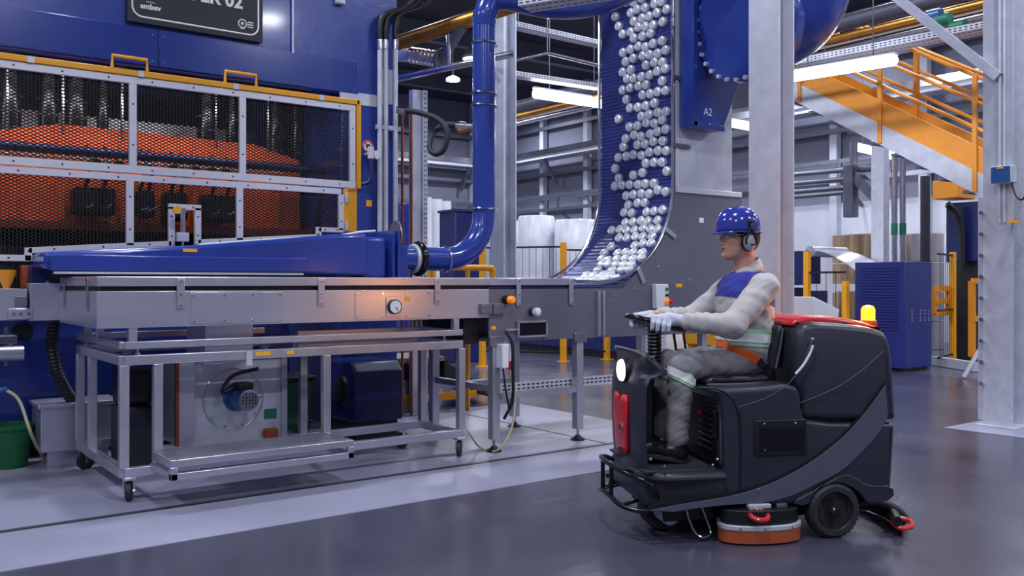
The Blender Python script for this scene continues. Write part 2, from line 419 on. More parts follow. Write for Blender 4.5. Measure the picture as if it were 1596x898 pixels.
for px in (150, 185, 270, 305, 330, 352):
    p = onY(px, 250, 7.93); bx((p.x-.03, 7.90, 2.30), (p.x+.03, 7.97, 2.35)).build('valve_block', 'black', ra, bevel=.006)
for px in (515, 532, 548):
    p = onY(px, 250, 8.3); MB().tube(spline([(p.x, 8.3, 3.05), (p.x+.05, 8.28, 2.7), (p.x-.04, 8.3, 2.35), (p.x+.04, 8.3, 1.9)], 6), .014, 8).build('hose', 'black', pr)
for zz in (3.02,):                                      # unseen strip lamp added inside the press to brighten the crown
    wl = bx((-1.9, 7.72, zz), (3.5, 7.80, zz+.05)).build('fill_lamp', 'lamp_case', pr, False)
    bx((-1.9, 7.73, zz-.01), (3.5, 7.79, zz)).build('fill_diffuser', 'lamp_tube_dim', wl, False)
    for xx in (-.6, .9, 2.4):
        LL = bpy.data.lights.new('fill_light', 'AREA'); LL.shape = 'RECTANGLE'; LL.size = 1.4; LL.size_y = .06; LL.energy = 10; LL.color = (1, .96, .92)
        lo = bpy.data.objects.new('fill_light', LL); COL.objects.link(lo); lo.parent = wl
        lo.location = Vector((xx, 7.76, zz-.02))-ORG[wl]; lo.rotation_euler = (math.radians(35), 0, 0)
bx((3.30, 8.7, 1.62), (3.55, 9.0, 3.08)).build('guide_pillar', 'navy', pr, bevel=.01)
# small fittings on the right column
p = onY(573, 228, 7.6); ps = MB().lathe((p.x, 7.6, p.z), (0, -1, 0), [(.058, 0), (.058, .006)], 22).build('prohibition_sign', 'print_white', pr)
MB().torus((p.x, 7.592, p.z), (0, 1, 0), .052, .006, 22, 6).build('red_ring', 'red', ps)
MB().bar((p.x-.036, 7.590, p.z+.036), (p.x+.036, 7.590, p.z-.036), .006, .008).build('red_bar', 'red', ps)
MB().lathe((p.x, 7.592, p.z), (0, -1, 0), [(.022, 0), (.022, .002)], 12).build('pictogram', 'black', ps)
v = MB().cyl((p.x-.02, 7.5, p.z-.13), (p.x-.02, 7.5, p.z-.02), .03, 12).cyl((p.x-.02, 7.5, p.z-.08), (p.x-.02, 7.61, p.z-.08), .018, 10).build('valve', 'galv', pr)
MB().tube(spline([(p.x-.02, 7.5, p.z-.13), (p.x-.02, 7.5, p.z-.3), (p.x-.06, 7.52, p.z-.36), (p.x-.16, 7.6, p.z-.36)], 6), .018, 8).build('valve_pipe', 'navy', pr)
MB().lathe((p.x+.03, 7.5, p.z-.09), (.3, -1, 0), [(.04, 0), (.04, .02)], 14).build('gauge', 'white_plastic', pr)
p = onY(575, 317, 7.6); bx((p.x-.03, 7.594, p.z-.03), (p.x+.03, 7.6, p.z+.03)).build('warning_label', 'label_yellow', pr, False)
p = onY(455, 20, 7.6); MB().cyl((p.x, 7.58, onY(455, 84, 7.6).z), (p.x, 7.58, 4.6), .010, 8).build('conduit', 'galv', pr)
p = onY(528, 5, 7.6); bx((p.x-.04, 7.54, p.z-.02), (p.x+.04, 7.6, p.z+.05)).build('lug', 'galv', pr, bevel=.01)
p = onY(532, 150, 7.6); bx((p.x-.02, 7.59, p.z-.06), (4.15, 7.6, p.z+.05)).build('bare_plate', 'galv', pr, False)
q = onY(605, 130, 7.6); bx((q.x-.08, 7.588, q.z-.2), (4.3, 7.6, q.z+.13)).build('bare_plate', 'galv', pr, False)
for px in (592, 601, 616):
    p = onY(px, 100, 7.52); z1 = onY(px, 64, 7.52).z
    cd = MB().cyl((p.x, 7.52, 1.40), (p.x, 7.52, z1), .024, 12).build('conduit', 'galv', pr)
    MB().cyl((p.x, 7.52, z1-.08), (p.x, 7.52, z1+.01), .030, 12).build('coupling', 'pipe_shiny', cd)
    MB().tube(spline([(p.x, 7.52, z1), (p.x, 7.52, z1+.14), (p.x+.06, 7.52, z1+.26), (p.x+.32, 7.5, z1+.40), (p.x+.5, 7.45, z1+.75), (p.x+.45, 7.4, z1+1.2)], 8), .026, 10).build('sheath', 'black', cd)
p, q = onY(588, 197, 7.5), onY(625, 200, 7.5); bx((p.x, 7.5, p.z-.02), (q.x, 7.54, p.z+.02)).build('clamp_rail', 'galv', pr)
# ------------------------------------------------------------------ machine sign
sg = thing('machine_sign', 'black name board with white rounded border on the blue press', 'sign', (2.415, 7.57, 3.41))
bx((1.86, 7.55, 3.41), (2.97, 7.583, 4.15)).build('board', 'sign_black', sg, bevel=.004)
def rrect(x0, x1, z0, z1, r, k=6):
    out = []
    for cx, cz, a in ((x1-r, z1-r, 0), (x0+r, z1-r, 90), (x0+r, z0+r, 180), (x1-r, z0+r, 270)):
        for i in range(k+1):
            th = math.radians(a+90*i/k); out.append((cx+r*math.cos(th), cz+r*math.sin(th)))
    return out
MB().tube([(x, 7.549, z) for x, z in rrect(1.90, 2.93, 3.46, 4.10, .08)], .007, 6, closed=True).build('border', 'print_white', sg)
text_mesh('CUPPER 02', .150, 'name_lettering', 'print_white', sg, frame(None, (1, 0, 0), (0, 0, 1), (2.43, 7.548, 3.672)), .002, .005)
text_mesh('ambev', .060, 'small_lettering', 'print_white', sg, frame(None, (1, 0, 0), (0, 0, 1), (2.04, 7.548, 3.530)), .002, .002)
text_mesh('CERVEJARIA', .013, 'small_lettering', 'print_white', sg, frame(None, (1, 0, 0), (0, 0, 1), (2.04, 7.548, 3.583)), .002)
MB().torus((2.79, 7.548, 3.545), (0, 1, 0), .034, .005, 20, 6).build('emblem_ring', 'print_white', sg)
MB().lathe((2.79, 7.549, 3.547), (0, -1, 0), [(.014, 0), (.012, .003)], 12).build('emblem_core', 'print_white', sg)
MB().bar((2.772, 7.548, 3.508), (2.808, 7.548, 3.508), .004, .014).build('emblem_foot', 'print_white', sg)
for dz in (.02, 0, -.02): MB().bar((2.835, 7.548, 3.545+dz), (2.885, 7.548, 3.545+dz), .004, .009).build('emblem_line', 'print_white', sg)
# ------------------------------------------------------------------ mesh guards in front of the press
GY = 7.2
def xpan(mb, inside, x0, x1, z0, z1, w=.048, h=.024, th=.0072):
    """expanded metal: two families of thin diagonal strands kept where inside(x, z)"""
    n = int((x1-x0)/w)+int((z1-z0)/h)+2
    for fam in (1, -1):
        for i in range(-n, n+n):
            segs = []; run = None
            steps = int((z1-z0)/(h/2))
            for j in range(steps+1):
                z = z0+j*h/2; x = x0+i*w+fam*(z-z0)*(w/h)
                ok = x0 <= x <= x1 and inside(x, z)
                if ok:
                    if run is None: run = [(x, z), (x, z)]
                    run[1] = (x, z)
                elif run is not None: segs.append(run); run = None
            if run is not None: segs.append(run)
            for (a, b) in segs:
                if a == b: continue
                dx, dz = b[0]-a[0], b[1]-a[1]; l = math.hypot(dx, dz); nx, nz = -dz/l*th/2, dx/l*th/2
                y0, y1 = GY+.012, GY+.017
                mb.add([(a[0]-nx, y0, a[1]-nz), (b[0]-nx, y0, b[1]-nz), (b[0]+nx, y0, b[1]+nz), (a[0]+nx, y0, a[1]+nz),
                        (a[0]-nx, y1, a[1]-nz), (b[0]-nx, y1, b[1]-nz), (b[0]+nx, y1, b[1]+nz), (a[0]+nx, y1, a[1]+nz)],
                       [(0,1,2,3),(7,6,5,4),(0,4,5,1),(2,6,7,3)])
def fbar(par, a, b, w=.05, m='white_frame', t=.03, y=GY, name='frame_bar'):
    o = MB().bar((a[0], y, a[1]), (b[0], y, b[1]), t, w) if abs(b[0]-a[0]) > abs(b[1]-a[1]) else MB().box((a[0]-w/2, y-t/2, a[1]), (a[0]+w/2, y+t/2, b[1]))
    o = o.build(name, m, par, bevel=.003)
    L = math.hypot(b[0]-a[0], b[1]-a[1]); k = max(2, int(L/.3))
    for i in range(k):
        u = (i+.5)/k; MB().lathe((a[0]+(b[0]-a[0])*u, y-t/2, a[1]+(b[1]-a[1])*u), (0, -1, 0), [(.008, 0), (.005, .004)], 6).build('rivet', 'black', o)
    return o
ug = thing('guard_panel', 'upper white framed mesh guard with yellow top rail and two grab handles', 'guard', (2.2, GY, 2.15))
GX0, GX1 = .55, 3.67
fbar(ug, (GX0, 2.872), (GX1, 2.872), .055); fbar(ug, (GX0, 2.20), (GX1, 2.20), .06)
for x in (GX0, 1.815, 2.66, GX1-.03): fbar(ug, (x, 2.23), (x, 2.845), .055)
yr = bx((GX0, GY-.03, 2.902), (GX1+.03, GY+.02, 2.945)).build('top_rail', 'yellow', ug, bevel=.004)
bx((GX1+.005, GY-.03, 2.17), (GX1+.045, GY+.02, 2.945)).build('end_rail', 'yellow', ug, bevel=.004)
for a, b in ((175, 229), (351, 399)):
    p, q = onY(a, 110, GY-.02).x, onY(b, 120, GY-.02).x
    MB().tube([(p, GY-.02, 2.94), (p, GY-.02, 3.035), (q, GY-.02, 3.035), (q, GY-.02, 2.94)], .014, 8).build('handle', 'yellow', ug)
for px in (47, 218, 366, 499):
    x = onY(px, 120, GY).x; bx((x-.022, GY-.035, 2.9), (x+.022, GY-.03, 2.945)).build('clip', 'galv', yr, False)
mb = MB(); xpan(mb, lambda x, z: True, GX0, GX1-.03, 2.22, 2.86); stuff(mb.build('wire_mesh', 'mesh_black', ug, False))
lg = thing('guard_panel', 'lower white framed mesh guard with stepped bottom edge over the blue duct', 'guard', (2.2, GY, 1.55))
LX1 = onY(531, 330, GY).x; sx = onY(496, 360, GY).x
n0, n1 = onY(267, 350, GY).x, onY(308, 350, GY).x; nz = onY(285, 323, GY).z; s0 = onY(44, 395, GY).x
def zb(x): return 1.575+(x-s0)/(sx-s0)*.165
fbar(lg, (GX0, 2.135), (LX1, 2.135), .05)
fbar(lg, (LX1, 1.80), (LX1, 2.11), .05); fbar(lg, (sx, 1.80), (LX1+.02, 1.80), .04); fbar(lg, (sx, 1.74), (sx, 1.82), .05)
fbar(lg, (n1, zb(n1)), (sx, zb(sx)), .042); fbar(lg, (s0, zb(s0)), (n0, zb(n0)), .042)
fbar(lg, (n0, zb(n0)-.02), (n0, nz), .05); fbar(lg, (n1, zb(n1)-.02), (n1, nz), .05); fbar(lg, (n0-.025, nz), (n1+.025, nz), .045)
fbar(lg, (s0, 1.50), (s0, zb(s0)+.02), .05); fbar(lg, (GX0, 1.52), (s0+.02, 1.52), .045)
for px in (202, 373): x = onY(px, 340, GY).x; fbar(lg, (x, zb(x)), (x, 2.115), .055)
mb = MB()
def ins(x, z):
    if n0 < x < n1 and z < nz: return False
    if x < s0: return z > 1.53
    if x > sx: return z > 1.81
    return z > zb(x)
xpan(mb, ins, GX0, LX1, 1.53, 2.12); stuff(mb.build('wire_mesh', 'mesh_black', lg, False))
bx((3.60, GY+.02, 1.79), (3.70, GY+.10, 2.17)).build('hinge_post', 'yellow', lg, bevel=.006)
for z in (1.84, 2.08): bx((3.565, GY-.01, z-.04), (3.60, GY+.03, z+.04)).build('hinge', 'galv', lg, bevel=.004)
# inclined sensor bracket in the notch
sb = thing('sensor_bracket', 'slim steel sensor bracket standing in the guard notch', 'sensor', (onY(285, 385, 7.1).x, 7.1, 1.42))
x = onY(285, 385, 7.1).x
bx((x-.015, 7.08, 1.72), (x+.015, 7.11, 1.92)).build('slotted_plate', 'pipe_shiny', sb, bevel=.003)
bx((x-.05, 7.07, 1.66), (x+.04, 7.12, 1.73)).build('clamp', 'galv', sb, bevel=.005)
MB().cyl((x, 7.1, 1.42), (x, 7.1, 1.68), .008, 8).build('rod', 'pipe_shiny', sb)
MB().lathe((x-.05, 7.09, 1.90), (0, -1, 0), [(.03, 0), (.03, .02)], 14).build('knob', 'label_yellow', sb)
# ================================================================== infeed parts at the far left
inf = thing('infeed_box', 'stainless infeed trough with bolted bracket at the left edge', 'conveyor', (.5, 7.2, 1.09))
bx((-1.0, 7.0, 1.09), (1.075, 7.4, 1.306)).build('trough', 'steel', inf, bevel=.004)
p, q = onY(23, 462, 7.0), onY(42, 478, 7.0); bx((p.x, 6.985, q.z), (q.x, 7.0, p.z)).build('slotted_plate', 'steel_dark', inf, bevel=.003)
p, q = onY(13, 481, 6.99), onY(50, 497, 6.99); br = bx((p.x, 6.97, q.z), (q.x, 7.0, p.z)).build('bracket', 'steel', inf, bevel=.006)
for u in (.2, .5, .85): MB().lathe((p.x+(q.x-p.x)*u, 6.97, (p.z+q.z)/2), (0, -1, 0), [(.012, 0), (.012, .008)], 8).build('bolt', 'steel_dark', br)
MB().prism([(1.28, 6.955), (1.09, 6.99), (1.09, 7.35), (1.6, 7.35)], lambda u, v, t: (u, v, t), 1.085, 1.345).build('corner_plate', 'steel', inf, bevel=.004)
for px, w in ((12, .05), (27, .03)):
    p = onY(px, 420, 7.3); MB().cyl((p.x, 7.3, 1.306), (p.x, 7.3, 1.47), w, 12).build('spindle', 'black', inf)
p = onY(10, 430, 7.15); MB().lathe((p.x, 7.15, 1.306), (0, 0, 1), [(.02, 0), (.03, .03), (.06, .10), (.062, .13)], 16).build('amber_cup', 'stair_orange', inf)
p = onY(40, 430, 7.2); bx((p.x-.03, 7.15, 1.306), (p.x+.03, 7.25, 1.47)).build('roller_block', 'orange_dark', inf, bevel=.01)
p = onY(57, 425, 7.15); bx((p.x-.05, 7.1, 1.345), (p.x+.08, 7.25, 1.47)).build('gear_block', 'navy', inf, bevel=.012)
# pieces on the press base: hole flange, roller, corrugated hose
p = onY(35, 516, 7.75); rg = MB().lathe((p.x, 7.75, p.z), (0, -1, 0), [(.075, 0), (.075, .012), (.066, .012), (.066, .004)], 24).build('port_ring', 'navy', pr)
MB().lathe((p.x, 7.748, p.z), (0, -1, 0), [(.066, 0), (.066, .003)], 24).build('port_hole', 'black', rg)
rl = thing('roller_unit', 'short stainless roller on a bracket in front of the blue press base', 'roller', (onY(10, 560, 7.5).x, 7.5, .72))
p, q = onY(-40, 563, 7.5), onY(36, 560, 7.5)
MB().cyl((p.x, 7.5, .83), (q.x, 7.5, .83), .055, 18).build('roller', 'steel', rl)
bx((p.x, 7.5, .90), (onY(27, 540, 7.5).x, 7.74, .96)).build('bracket', 'steel_dark', rl, bevel=.005)
MB().cyl((onY(10, 560, 7.5).x, 7.52, .74), (onY(10, 560, 7.5).x, 7.52, 1.02), .014, 8).build('spindle', 'steel_dark', rl)
hs = onY(88, 520, 7.1)
hp = spline([(hs.x, 7.2, 1.08), (hs.x-.01, 7.2, .9), (hs.x+.02, 7.22, .72), (hs.x+.10, 7.28, .55), (hs.x+.2, 7.35, .42)], 14)
rr = [.046 if i % 2 else .038 for i in range(len(hp))]
tag(MB().tube(hp, rr, 12).build('corrugated_hose', 'black'), 'thick black corrugated hose hanging beside the blue press base', 'hose')
bk = thing('bucket', 'green plastic bucket on the floor at the left edge', 'bucket', (onZ(18, 732).x, onZ(18, 732).y+.1, .004))
c = Vector(bk.location)
MB().lathe(c, (0, 0, 1), [(.115, 0), (.12, .01), (.145, .28), (.155, .28), (.155, .31), (.14, .31), (.138, .28), (.115, .02), (.0, .02)], 28).build('pail', 'green', bk)
MB().torus(c+Vector((0, 0, .24)), (.35, -.6, .75), .155, .005, 24, 6, 0, math.pi).build('handle', 'green_label', bk)
ag = thing('air_hose', 'beige air hose with blue nozzle hanging to the floor by the green bucket', 'hose', (onZ(78, 722).x, onZ(78, 722).y, 0))
h0 = onY(8, 607, 7.0); h1 = onY(30, 625, 6.98); h2 = onY(50, 680, 6.95); h3 = onZ(70, 718, .02); h4 = onZ(100, 716, .02)
MB().tube(spline([h0, h1, h2, h3], 8), .011, 8).build('hose', 'beige_hose', ag)
MB().tube([onY(-8, 612, 7.02), onY(3, 608, 7.01), onY(12, 606, 7.0)], [.02, .026, .016], 10).build('nozzle', 'motor_blue', ag)
# ================================================================== blue duct above the conveyor, riser pipe
du = thing('exhaust_duct', 'long tapering blue exhaust duct running over the conveyor to a riser pipe', 'duct', (2.4, 6.85, 1.39))
xa, xb = onY(70, 400, 6.6).x, onY(575, 400, 6.6).x
MB().prism([(xa, 1.44), (xb, 1.40), (xb, 1.745), (xb-.25, 1.735), (xa+1.0, 1.62), (xa, 1.55)], lambda u, v, t: (u, t, v), 6.62, 7.08).build('wedge', 'blue', du, bevel=.03, seg=3)
bx((xa+.03, 6.575, 1.425), (onY(476, 410, 6.6).x, 6.63, 1.535)).build('ledge', 'blue', du, bevel=.01)
bx((xa+.05, 6.56, 1.405), (onY(470, 410, 6.6).x, 6.62, 1.42)).build('lip', 'galv', du, False)
bx((xb-.02, 6.66, 1.385), (xb+.20, 7.06, 1.72)).build('transition', 'blue', du, bevel=.03, seg=3)
p = onY(594, 400, 6.8).x
for o_ in (0, .05): bx((p+o_, 6.6, 1.385), (p+o_+.02, 7.12, 1.78)).build('flange', 'blue', du, bevel=.004)
PY, PR = 6.85, .105
bx((onY(600, 400, PY).x-.02, PY-.16, 1.385), (onY(612, 400, PY).x+.06, PY+.16, 1.66)).build('damper_box', 'blue', du, bevel=.01)
vx, hz = onY(754, 200, PY).x, 1.555; R = .42
path = [(p+.05, PY, hz), (vx-R, PY, hz)]
for i in range(1, 7): th = math.pi/2*i/6; path.append((vx-R+R*math.sin(th), PY, hz+R-R*math.cos(th)))
MB().tube(path[:2], PR, 24).build('pipe', 'blue', du)
MB().tube(path[1:], PR, 24).build('elbow', 'blue', du)
top = onY(754, 40, PY).z
rsr = MB().tube([(vx, PY, hz+R), (vx, PY, top)], PR, 24).build('riser', 'blue', du)
MB().tube(spline([(vx, PY, top), (vx+.01, PY-.02, top+.12), (vx+.12, PY-.08, top+.26), W(860, 10, 8.2), W(930, 4, 8.0), W(1010, -30, 7.7)], 6), PR*1.05, 20).build('header', 'blue', du)
for z in (onY(754, 68, PY).z, onY(754, 146, PY).z, onY(754, 165, PY).z, onY(754, 326, PY).z):
    MB().torus((vx, PY, z), (0, 0, 1), PR+.006, .009, 26, 6).build('clamp_ring', 'pipe_shiny', rsr)
    bx((vx+PR, PY-.02, z-.012), (vx+PR+.04, PY+.02, z+.012)).build('clamp_lug', 'galv', rsr, False)
for px in (694,): MB().torus((onY(px, 400, PY).x, PY, hz), (1, 0, 0), PR+.004, .010, 26, 6).build('clamp_ring', 'pipe_shiny', du)
x = onY(652, 400, PY).x; MB().torus((x, PY, hz), (1, 0, 0), PR+.02, .032, 28, 10).build('gasket', 'black_gloss', du)
MB().torus((x-.05, PY, hz), (1, 0, 0), PR+.006, .02, 28, 8).build('gasket_band', 'galv', du)
c = onY(617, 367, 6.72); MB().lathe(c, (1, -.1, 0), [(.125, -.008), (.128, 0), (.125, .008)], 30).build('damper_disc', 'steel_dark', du)
MB().cyl((c.x, c.y, hz), (c.x, c.y, c.z), .012, 8).build('damper_rod', 'pipe_shiny', du)
MB().tube(spline([onY(310, 382, 6.9), onY(420, 374, 6.9), onY(520, 368, 6.9), onY(560, 362, 6.9), onY(585, 360, 6.9)], 6), .010, 8).build('cable', 'white_plastic', du)
lb = onY(300, 390, 6.56); bx((lb.x-.05, 6.612, lb.z-.012), (lb.x+.05, 6.62, lb.z+.012)).build('label_strip', 'label_yellow', du, False)
# ================================================================== stainless conveyor on its wheeled frame
CY0, CY1 = 5.85, 6.95
def bolt(par, x, z, y=CY0, r=.011): MB().lathe((x, y, z), (0, -1, 0), [(r, 0), (r*.8, .008)], 6).build('bolt', 'pipe_shiny', par)
cv = thing('box_conveyor', 'long stainless box conveyor with bolted covers and round gauge', 'conveyor', (2.7, 6.4, 1.07))
E1 = 4.15
bx((1.27, CY0, 1.07), (E1, CY1, 1.295)).build('body', 'steel', cv, bevel=.003)
bx((1.30, CY0+.03, 1.295), (E1, CY1-.03, 1.33)).build('slot', 'black', cv, False)
bx((1.27, CY0-.005, 1.325), (E1, CY0+.05, 1.385)).build('top_rail', 'steel_frame', cv, bevel=.006)
bx((1.27, CY1-.05, 1.325), (E1, CY1, 1.385)).build('top_rail', 'steel_frame', cv, bevel=.006)
bx((1.27, CY0+.05, 1.325), (1.32, CY1-.05, 1.385)).build('top_rail', 'steel_frame', cv, bevel=.006)
bx((1.32, CY0+.05, 1.33), (E1, CY1-.05, 1.372)).build('cover', 'steel_dark', cv, False)
for px in (281, 500, 681):
    x = onY(px, 460, CY0).x
    b = bx((x-.024, CY0-.014, 1.185), (x+.024, CY0-.002, 1.375)).build('strap', 'steel_frame', cv, bevel=.003)
    for z in (1.205, 1.275, 1.355): bolt(b, x, z, CY0-.014, .009)
for (a, b) in ((297, 440), (553, 671)):
    x0, x1 = onY(a, 470, CY0).x, onY(b, 470, CY0).x
    pl = bx((x0, CY0-.005, 1.082), (x1, CY0, 1.285)).build('cover_plate', 'steel', cv, bevel=.002)
    for u in (.03, .35, .66, .97):
        for z in (1.10, 1.268): bolt(pl, x0+(x1-x0)*u, z, CY0-.005, .009)
g = onY(613, 478, CY0); gp = bx((g.x-.065, CY0-.012, g.z-.075), (g.x+.065, CY0-.005, g.z+.075)).build('gauge_plate', 'steel', cv, bevel=.003)
MB().lathe((g.x, CY0-.012, g.z), (0, -1, 0), [(.052, 0), (.054, .02), (.048, .024), (.046, .018)], 26).build('gauge_ring', 'black_gloss', gp)
MB().lathe((g.x, CY0-.031, g.z), (0, -1, 0), [(.046, 0), (.046, .004)], 26).build('gauge_dial', 'print_white', gp)
MB().bar((g.x, CY0-.0365, g.z), (g.x+.02, CY0-.0365, g.z-.028), .003, .004).build('needle', 'black', gp)
q = onY(634, 466, CY0); bx((q.x-.02, CY0-.008, q.z-.016), (q.x+.02, CY0-.005, q.z+.016)).build('warning_label', 'label_yellow', cv, False)
for px in (102, 138):                                   # straps on the end face
    p = onX(px, 470, 1.27); bx((1.258, p.y-.02, 1.17), (1.27, p.y+.02, 1.375)).build('strap', 'pipe_shiny', cv, bevel=.003)
for px in (95, 120, 255, 395): x = onY(px, 490, 5.9).x
p = onX(69, 455, 1.2); MB().cyl((1.2, 7.0, 1.16), (1.2, 7.0, 1.36), .012, 8).build('clamp_rod', 'pipe_shiny', cv)
# frame on casters
ct = thing('wheeled_frame', 'stainless tube frame on casters under the box conveyor, with a checker plate step', 'frame', (2.6, 6.3, 0))
FX0, FX1, FY0, FYR, FYL, XM = 1.43, 3.90, 5.88, 6.45, 7.10, 2.80
def rail(p, q, w=.055, h=.06): return MB().bar(p, q, w, h).build('rail', 'steel_frame', ct, bevel=.004)
def post(x, y, z0, z1, w=.055): return bx((x-w/2, y-w/2, z0), (x+w/2, y+w/2, z1)).build('post', 'steel_frame', ct, bevel=.004)
for z in (.182, .87):
    rail((FX0, FY0, z), (FX1, FY0, z)); rail((FX0, FY0, z), (FX0, FYL, z)); rail((FX1, FY0, z), (FX1, FYR, z))
    rail((FX0, FYL, z), (XM, FYL, z)); rail((XM, FYR, z), (FX1, FYR, z)); rail((XM, FYR, z), (XM, FYL, z))
rail((FX0, FY0, .962), (FX1, FY0, .962), .05, .045); rail((FX0, FY0, .962), (FX0, FYL, .962), .05, .045)
rail((FX1, FY0, .962), (FX1, FYR, .962), .05, .045); rail((FX0, FYL, .962), (XM, FYL, .962), .05, .045); rail((XM, FYR, .962), (FX1, FYR, .962), .05, .045)
for x, y in ((FX0, FY0), (1.63, FY0), (2.77, FY0), (FX1, FY0), (FX0, FYL), (FX0, 6.72), (1.75, FYL), (XM, FYL), (FX1, FYR), (XM+.05, FYR)): post(x, y, .21, .84)
for x, y in ((FX0+.05, FY0), (FX1-.05, FY0), (FX0+.05, FYL), (FX1-.05, FYR), (FX0, 6.5)): post(x, y, .985, 1.072, .05)
for x, y in ((FX0+.08, FY0), (FX1-.15, FY0), (FX0, 6.9), (FX1, FYR-.1), (FX1-.55, FYR)):
    s = MB().cyl((x, y, .90), (x, y, .94), .010, 8).build('jack_screw', 'pipe_shiny', ct)
    MB().lathe((x, y, .902), (0, 0, 1), [(.018, 0), (.018, .012)], 6).build('nut', 'pipe_shiny', s)
def caster(x, y, a):
    t = MB().box((x-.035, y-.035, .135), (x+.035, y+.035, .155)).build('caster', 'steel', ct, bevel=.004)
    dx, dy = math.cos(a), math.sin(a); nx, ny = -dy, dx
    for s in (-1, 1): MB().bar((x+nx*.03*s, y+ny*.03*s, .14), (x+dx*.015+nx*.03*s, y+dy*.015+ny*.03*s, .055), .004, .035, (dx, dy, 0)).build('fork', 'steel', t)
    c = Vector((x+dx*.015, y+dy*.015, .066))
    MB().lathe(c-Vector((nx, ny, 0))*.02, (nx, ny, 0), [(.05, 0), (.064, .006), (.064, .034), (.05, .04)], 22).build('wheel', 'rubber', t)
    MB().cyl(c-Vector((nx, ny, 0))*.035, c+Vector((nx, ny, 0))*.035, .008, 8).build('axle', 'pipe_shiny', t)
caster(1.46, 5.88, 1.2); caster(3.88, 5.87, .9); caster(1.45, 7.08, .4); caster(3.7, 6.45, .3)
# step
SX0, SX1, SY0, SY1 = 1.587, 2.77, 5.45, 5.85
st = bx((SX0, SY0, .262), (SX1, SY1, .305)).build('step', 'steel_frame', ct, bevel=.003)
bx((SX0, SY0, .185), (SX1, SY0+.04, .225)).build('step_rail', 'steel_frame', st, bevel=.003)
for x in (SX0, SX1-.04):
    bx((x, SY0, .185), (x+.04, SY0+.04, .262)).build('step_post', 'steel_frame', st, bevel=.003)
    bx((x, SY0+.04, .185), (x+.04, SY1+.03, .225)).build('step_rail', 'steel_frame', st, bevel=.003)
mb = MB()
for i in range(44):
    for j in range(15):
        x, y = SX0+.02+i*.0262, SY0+.02+j*.0262
        s = 1 if (i+j) % 2 else -1
        mb.bar((x-.009, y-.009*s, .306), (x+.009, y+.009*s, .306), .006, .004)
stuff(mb.build('checker_studs', 'tread', st, False))
# yellow labels, cable ties
for a, b in ((398, 422), (447, 458)):
    p, q = onY(a, 566, 5.85), onY(b, 566, 5.85); bx((p.x, 5.849, .86), (q.x, 5.853, .885)).build('label_strip', 'label_yellow', ct, False)
x = onY(388, 575, 5.85).x; bx((x-.02, 5.84, .80), (x+.02, 5.85, .9)).build('clip', 'galv', ct, False)
bl = thing('blower', 'stainless blower housing with blue motor on the lower frame', 'blower', (2.25, 6.5, .21))
bx((1.93, 6.3, .212), (2.63, 6.66, .80)).build('housing', 'galv', bl, bevel=.01)
bx((1.86, 6.22, .25), (1.97, 6.6, .83)).build('side_duct', 'steel', bl, bevel=.006)
bx((1.84, 6.2, .25), (1.86, 6.24, .83)).build('copper_edge', 'copper', bl, False)
bx((2.61, 6.27, .212), (2.65, 6.31, .82)).build('edge_bar', 'steel', bl, False)
c = onY(364, 622, 6.3)
fg = MB().torus((c.x, 6.3, c.z), (0, 1, 0), .215, .007, 36, 6).build('flange_ring', 'steel', bl)
for i in range(10): a = i*2*math.pi/10; bolt(fg, c.x+.195*math.cos(a), c.z+.195*math.sin(a), 6.3, .010)
c2 = onY(381, 622, 6.15)
mo = MB().lathe((c2.x, 6.32, c2.z), (0, -1, 0), [(.10, 0), (.10, .03), (.07, .05), (.078, .1), (.078, .20), (.072, .25)], 28).build('motor', 'motor_blue', bl)
MB().lathe((c2.x, 6.072, c2.z), (0, -1, 0), [(.073, 0), (.070, .012), (.06, .016)], 28).build('fan_guard', 'steel_dark', mo)
for i in range(5):
    a = -.045+i*.0225; h = math.sqrt(.06**2-a*a)
    MB().bar((c2.x+a, 6.055, c2.z-h), (c2.x+a, 6.055, c2.z+h), .003, .003).build('grille_bar', 'black', mo)
    MB().bar((c2.x-h, 6.054, c2.z+a), (c2.x+h, 6.054, c2.z+a), .003, .003).build('grille_bar', 'black', mo)
bx((c2.x-.06, 6.1, c2.z+.07), (c2.x+.05, 6.22, c2.z+.115)).build('terminal_box', 'black', mo, bevel=.008)
MB().tube(spline([(c2.x-.05, 6.16, c2.z+.09), (c2.x-.16, 6.14, c2.z+.06), (c2.x-.1, 6.1, c2.z+.17), (c2.x+.04, 6.0, c2.z+.22)], 6), .014, 8).build('cable', 'black', mo)
p = onY(422, 645, 6.29); bx((p.x-.045, 6.292, p.z-.035), (p.x+.045, 6.3, p.z+.035)).build('green_plate', 'green_label', bl, False)
p = onY(421, 675, 6.28); bx((p.x-.05, 6.24, p.z-.035), (p.x+.05, 6.3, p.z+.035)).build('drain_box', 'orange_dark', bl, bevel=.012)
bx((2.0, 6.1, .80), (2.33, 6.5, 1.07)).build('outlet', 'steel', bl, bevel=.004)
p = onY(415, 553, 6.08); MB().cyl((p.x-.05, 6.07, p.z), (p.x+.04, 6.07, p.z), .018, 10).build('valve', 'motor_blue', bl)
bb = thing('drive_cover', 'dark blue sheet metal drive cover under the conveyor', 'cover', (3.75, 7.2, .0))
MB().prism([(6.9, .16), (6.9, .58), (6.98, .67), (7.5, .67), (7.5, .16)], lambda u, v, t: (t, u, v), 3.52, 3.98).build('shell', 'navy', bb, bevel=.02, seg=3)
MB().lathe((3.52, 7.15, .42), (-1, 0, 0), [(.13, 0), (.12, .02), (.10, .022)], 24).build('port', 'black', bb)
bx((3.55, 6.95, 0), (3.95, 7.45, .16)).build('foot', 'black', bb)
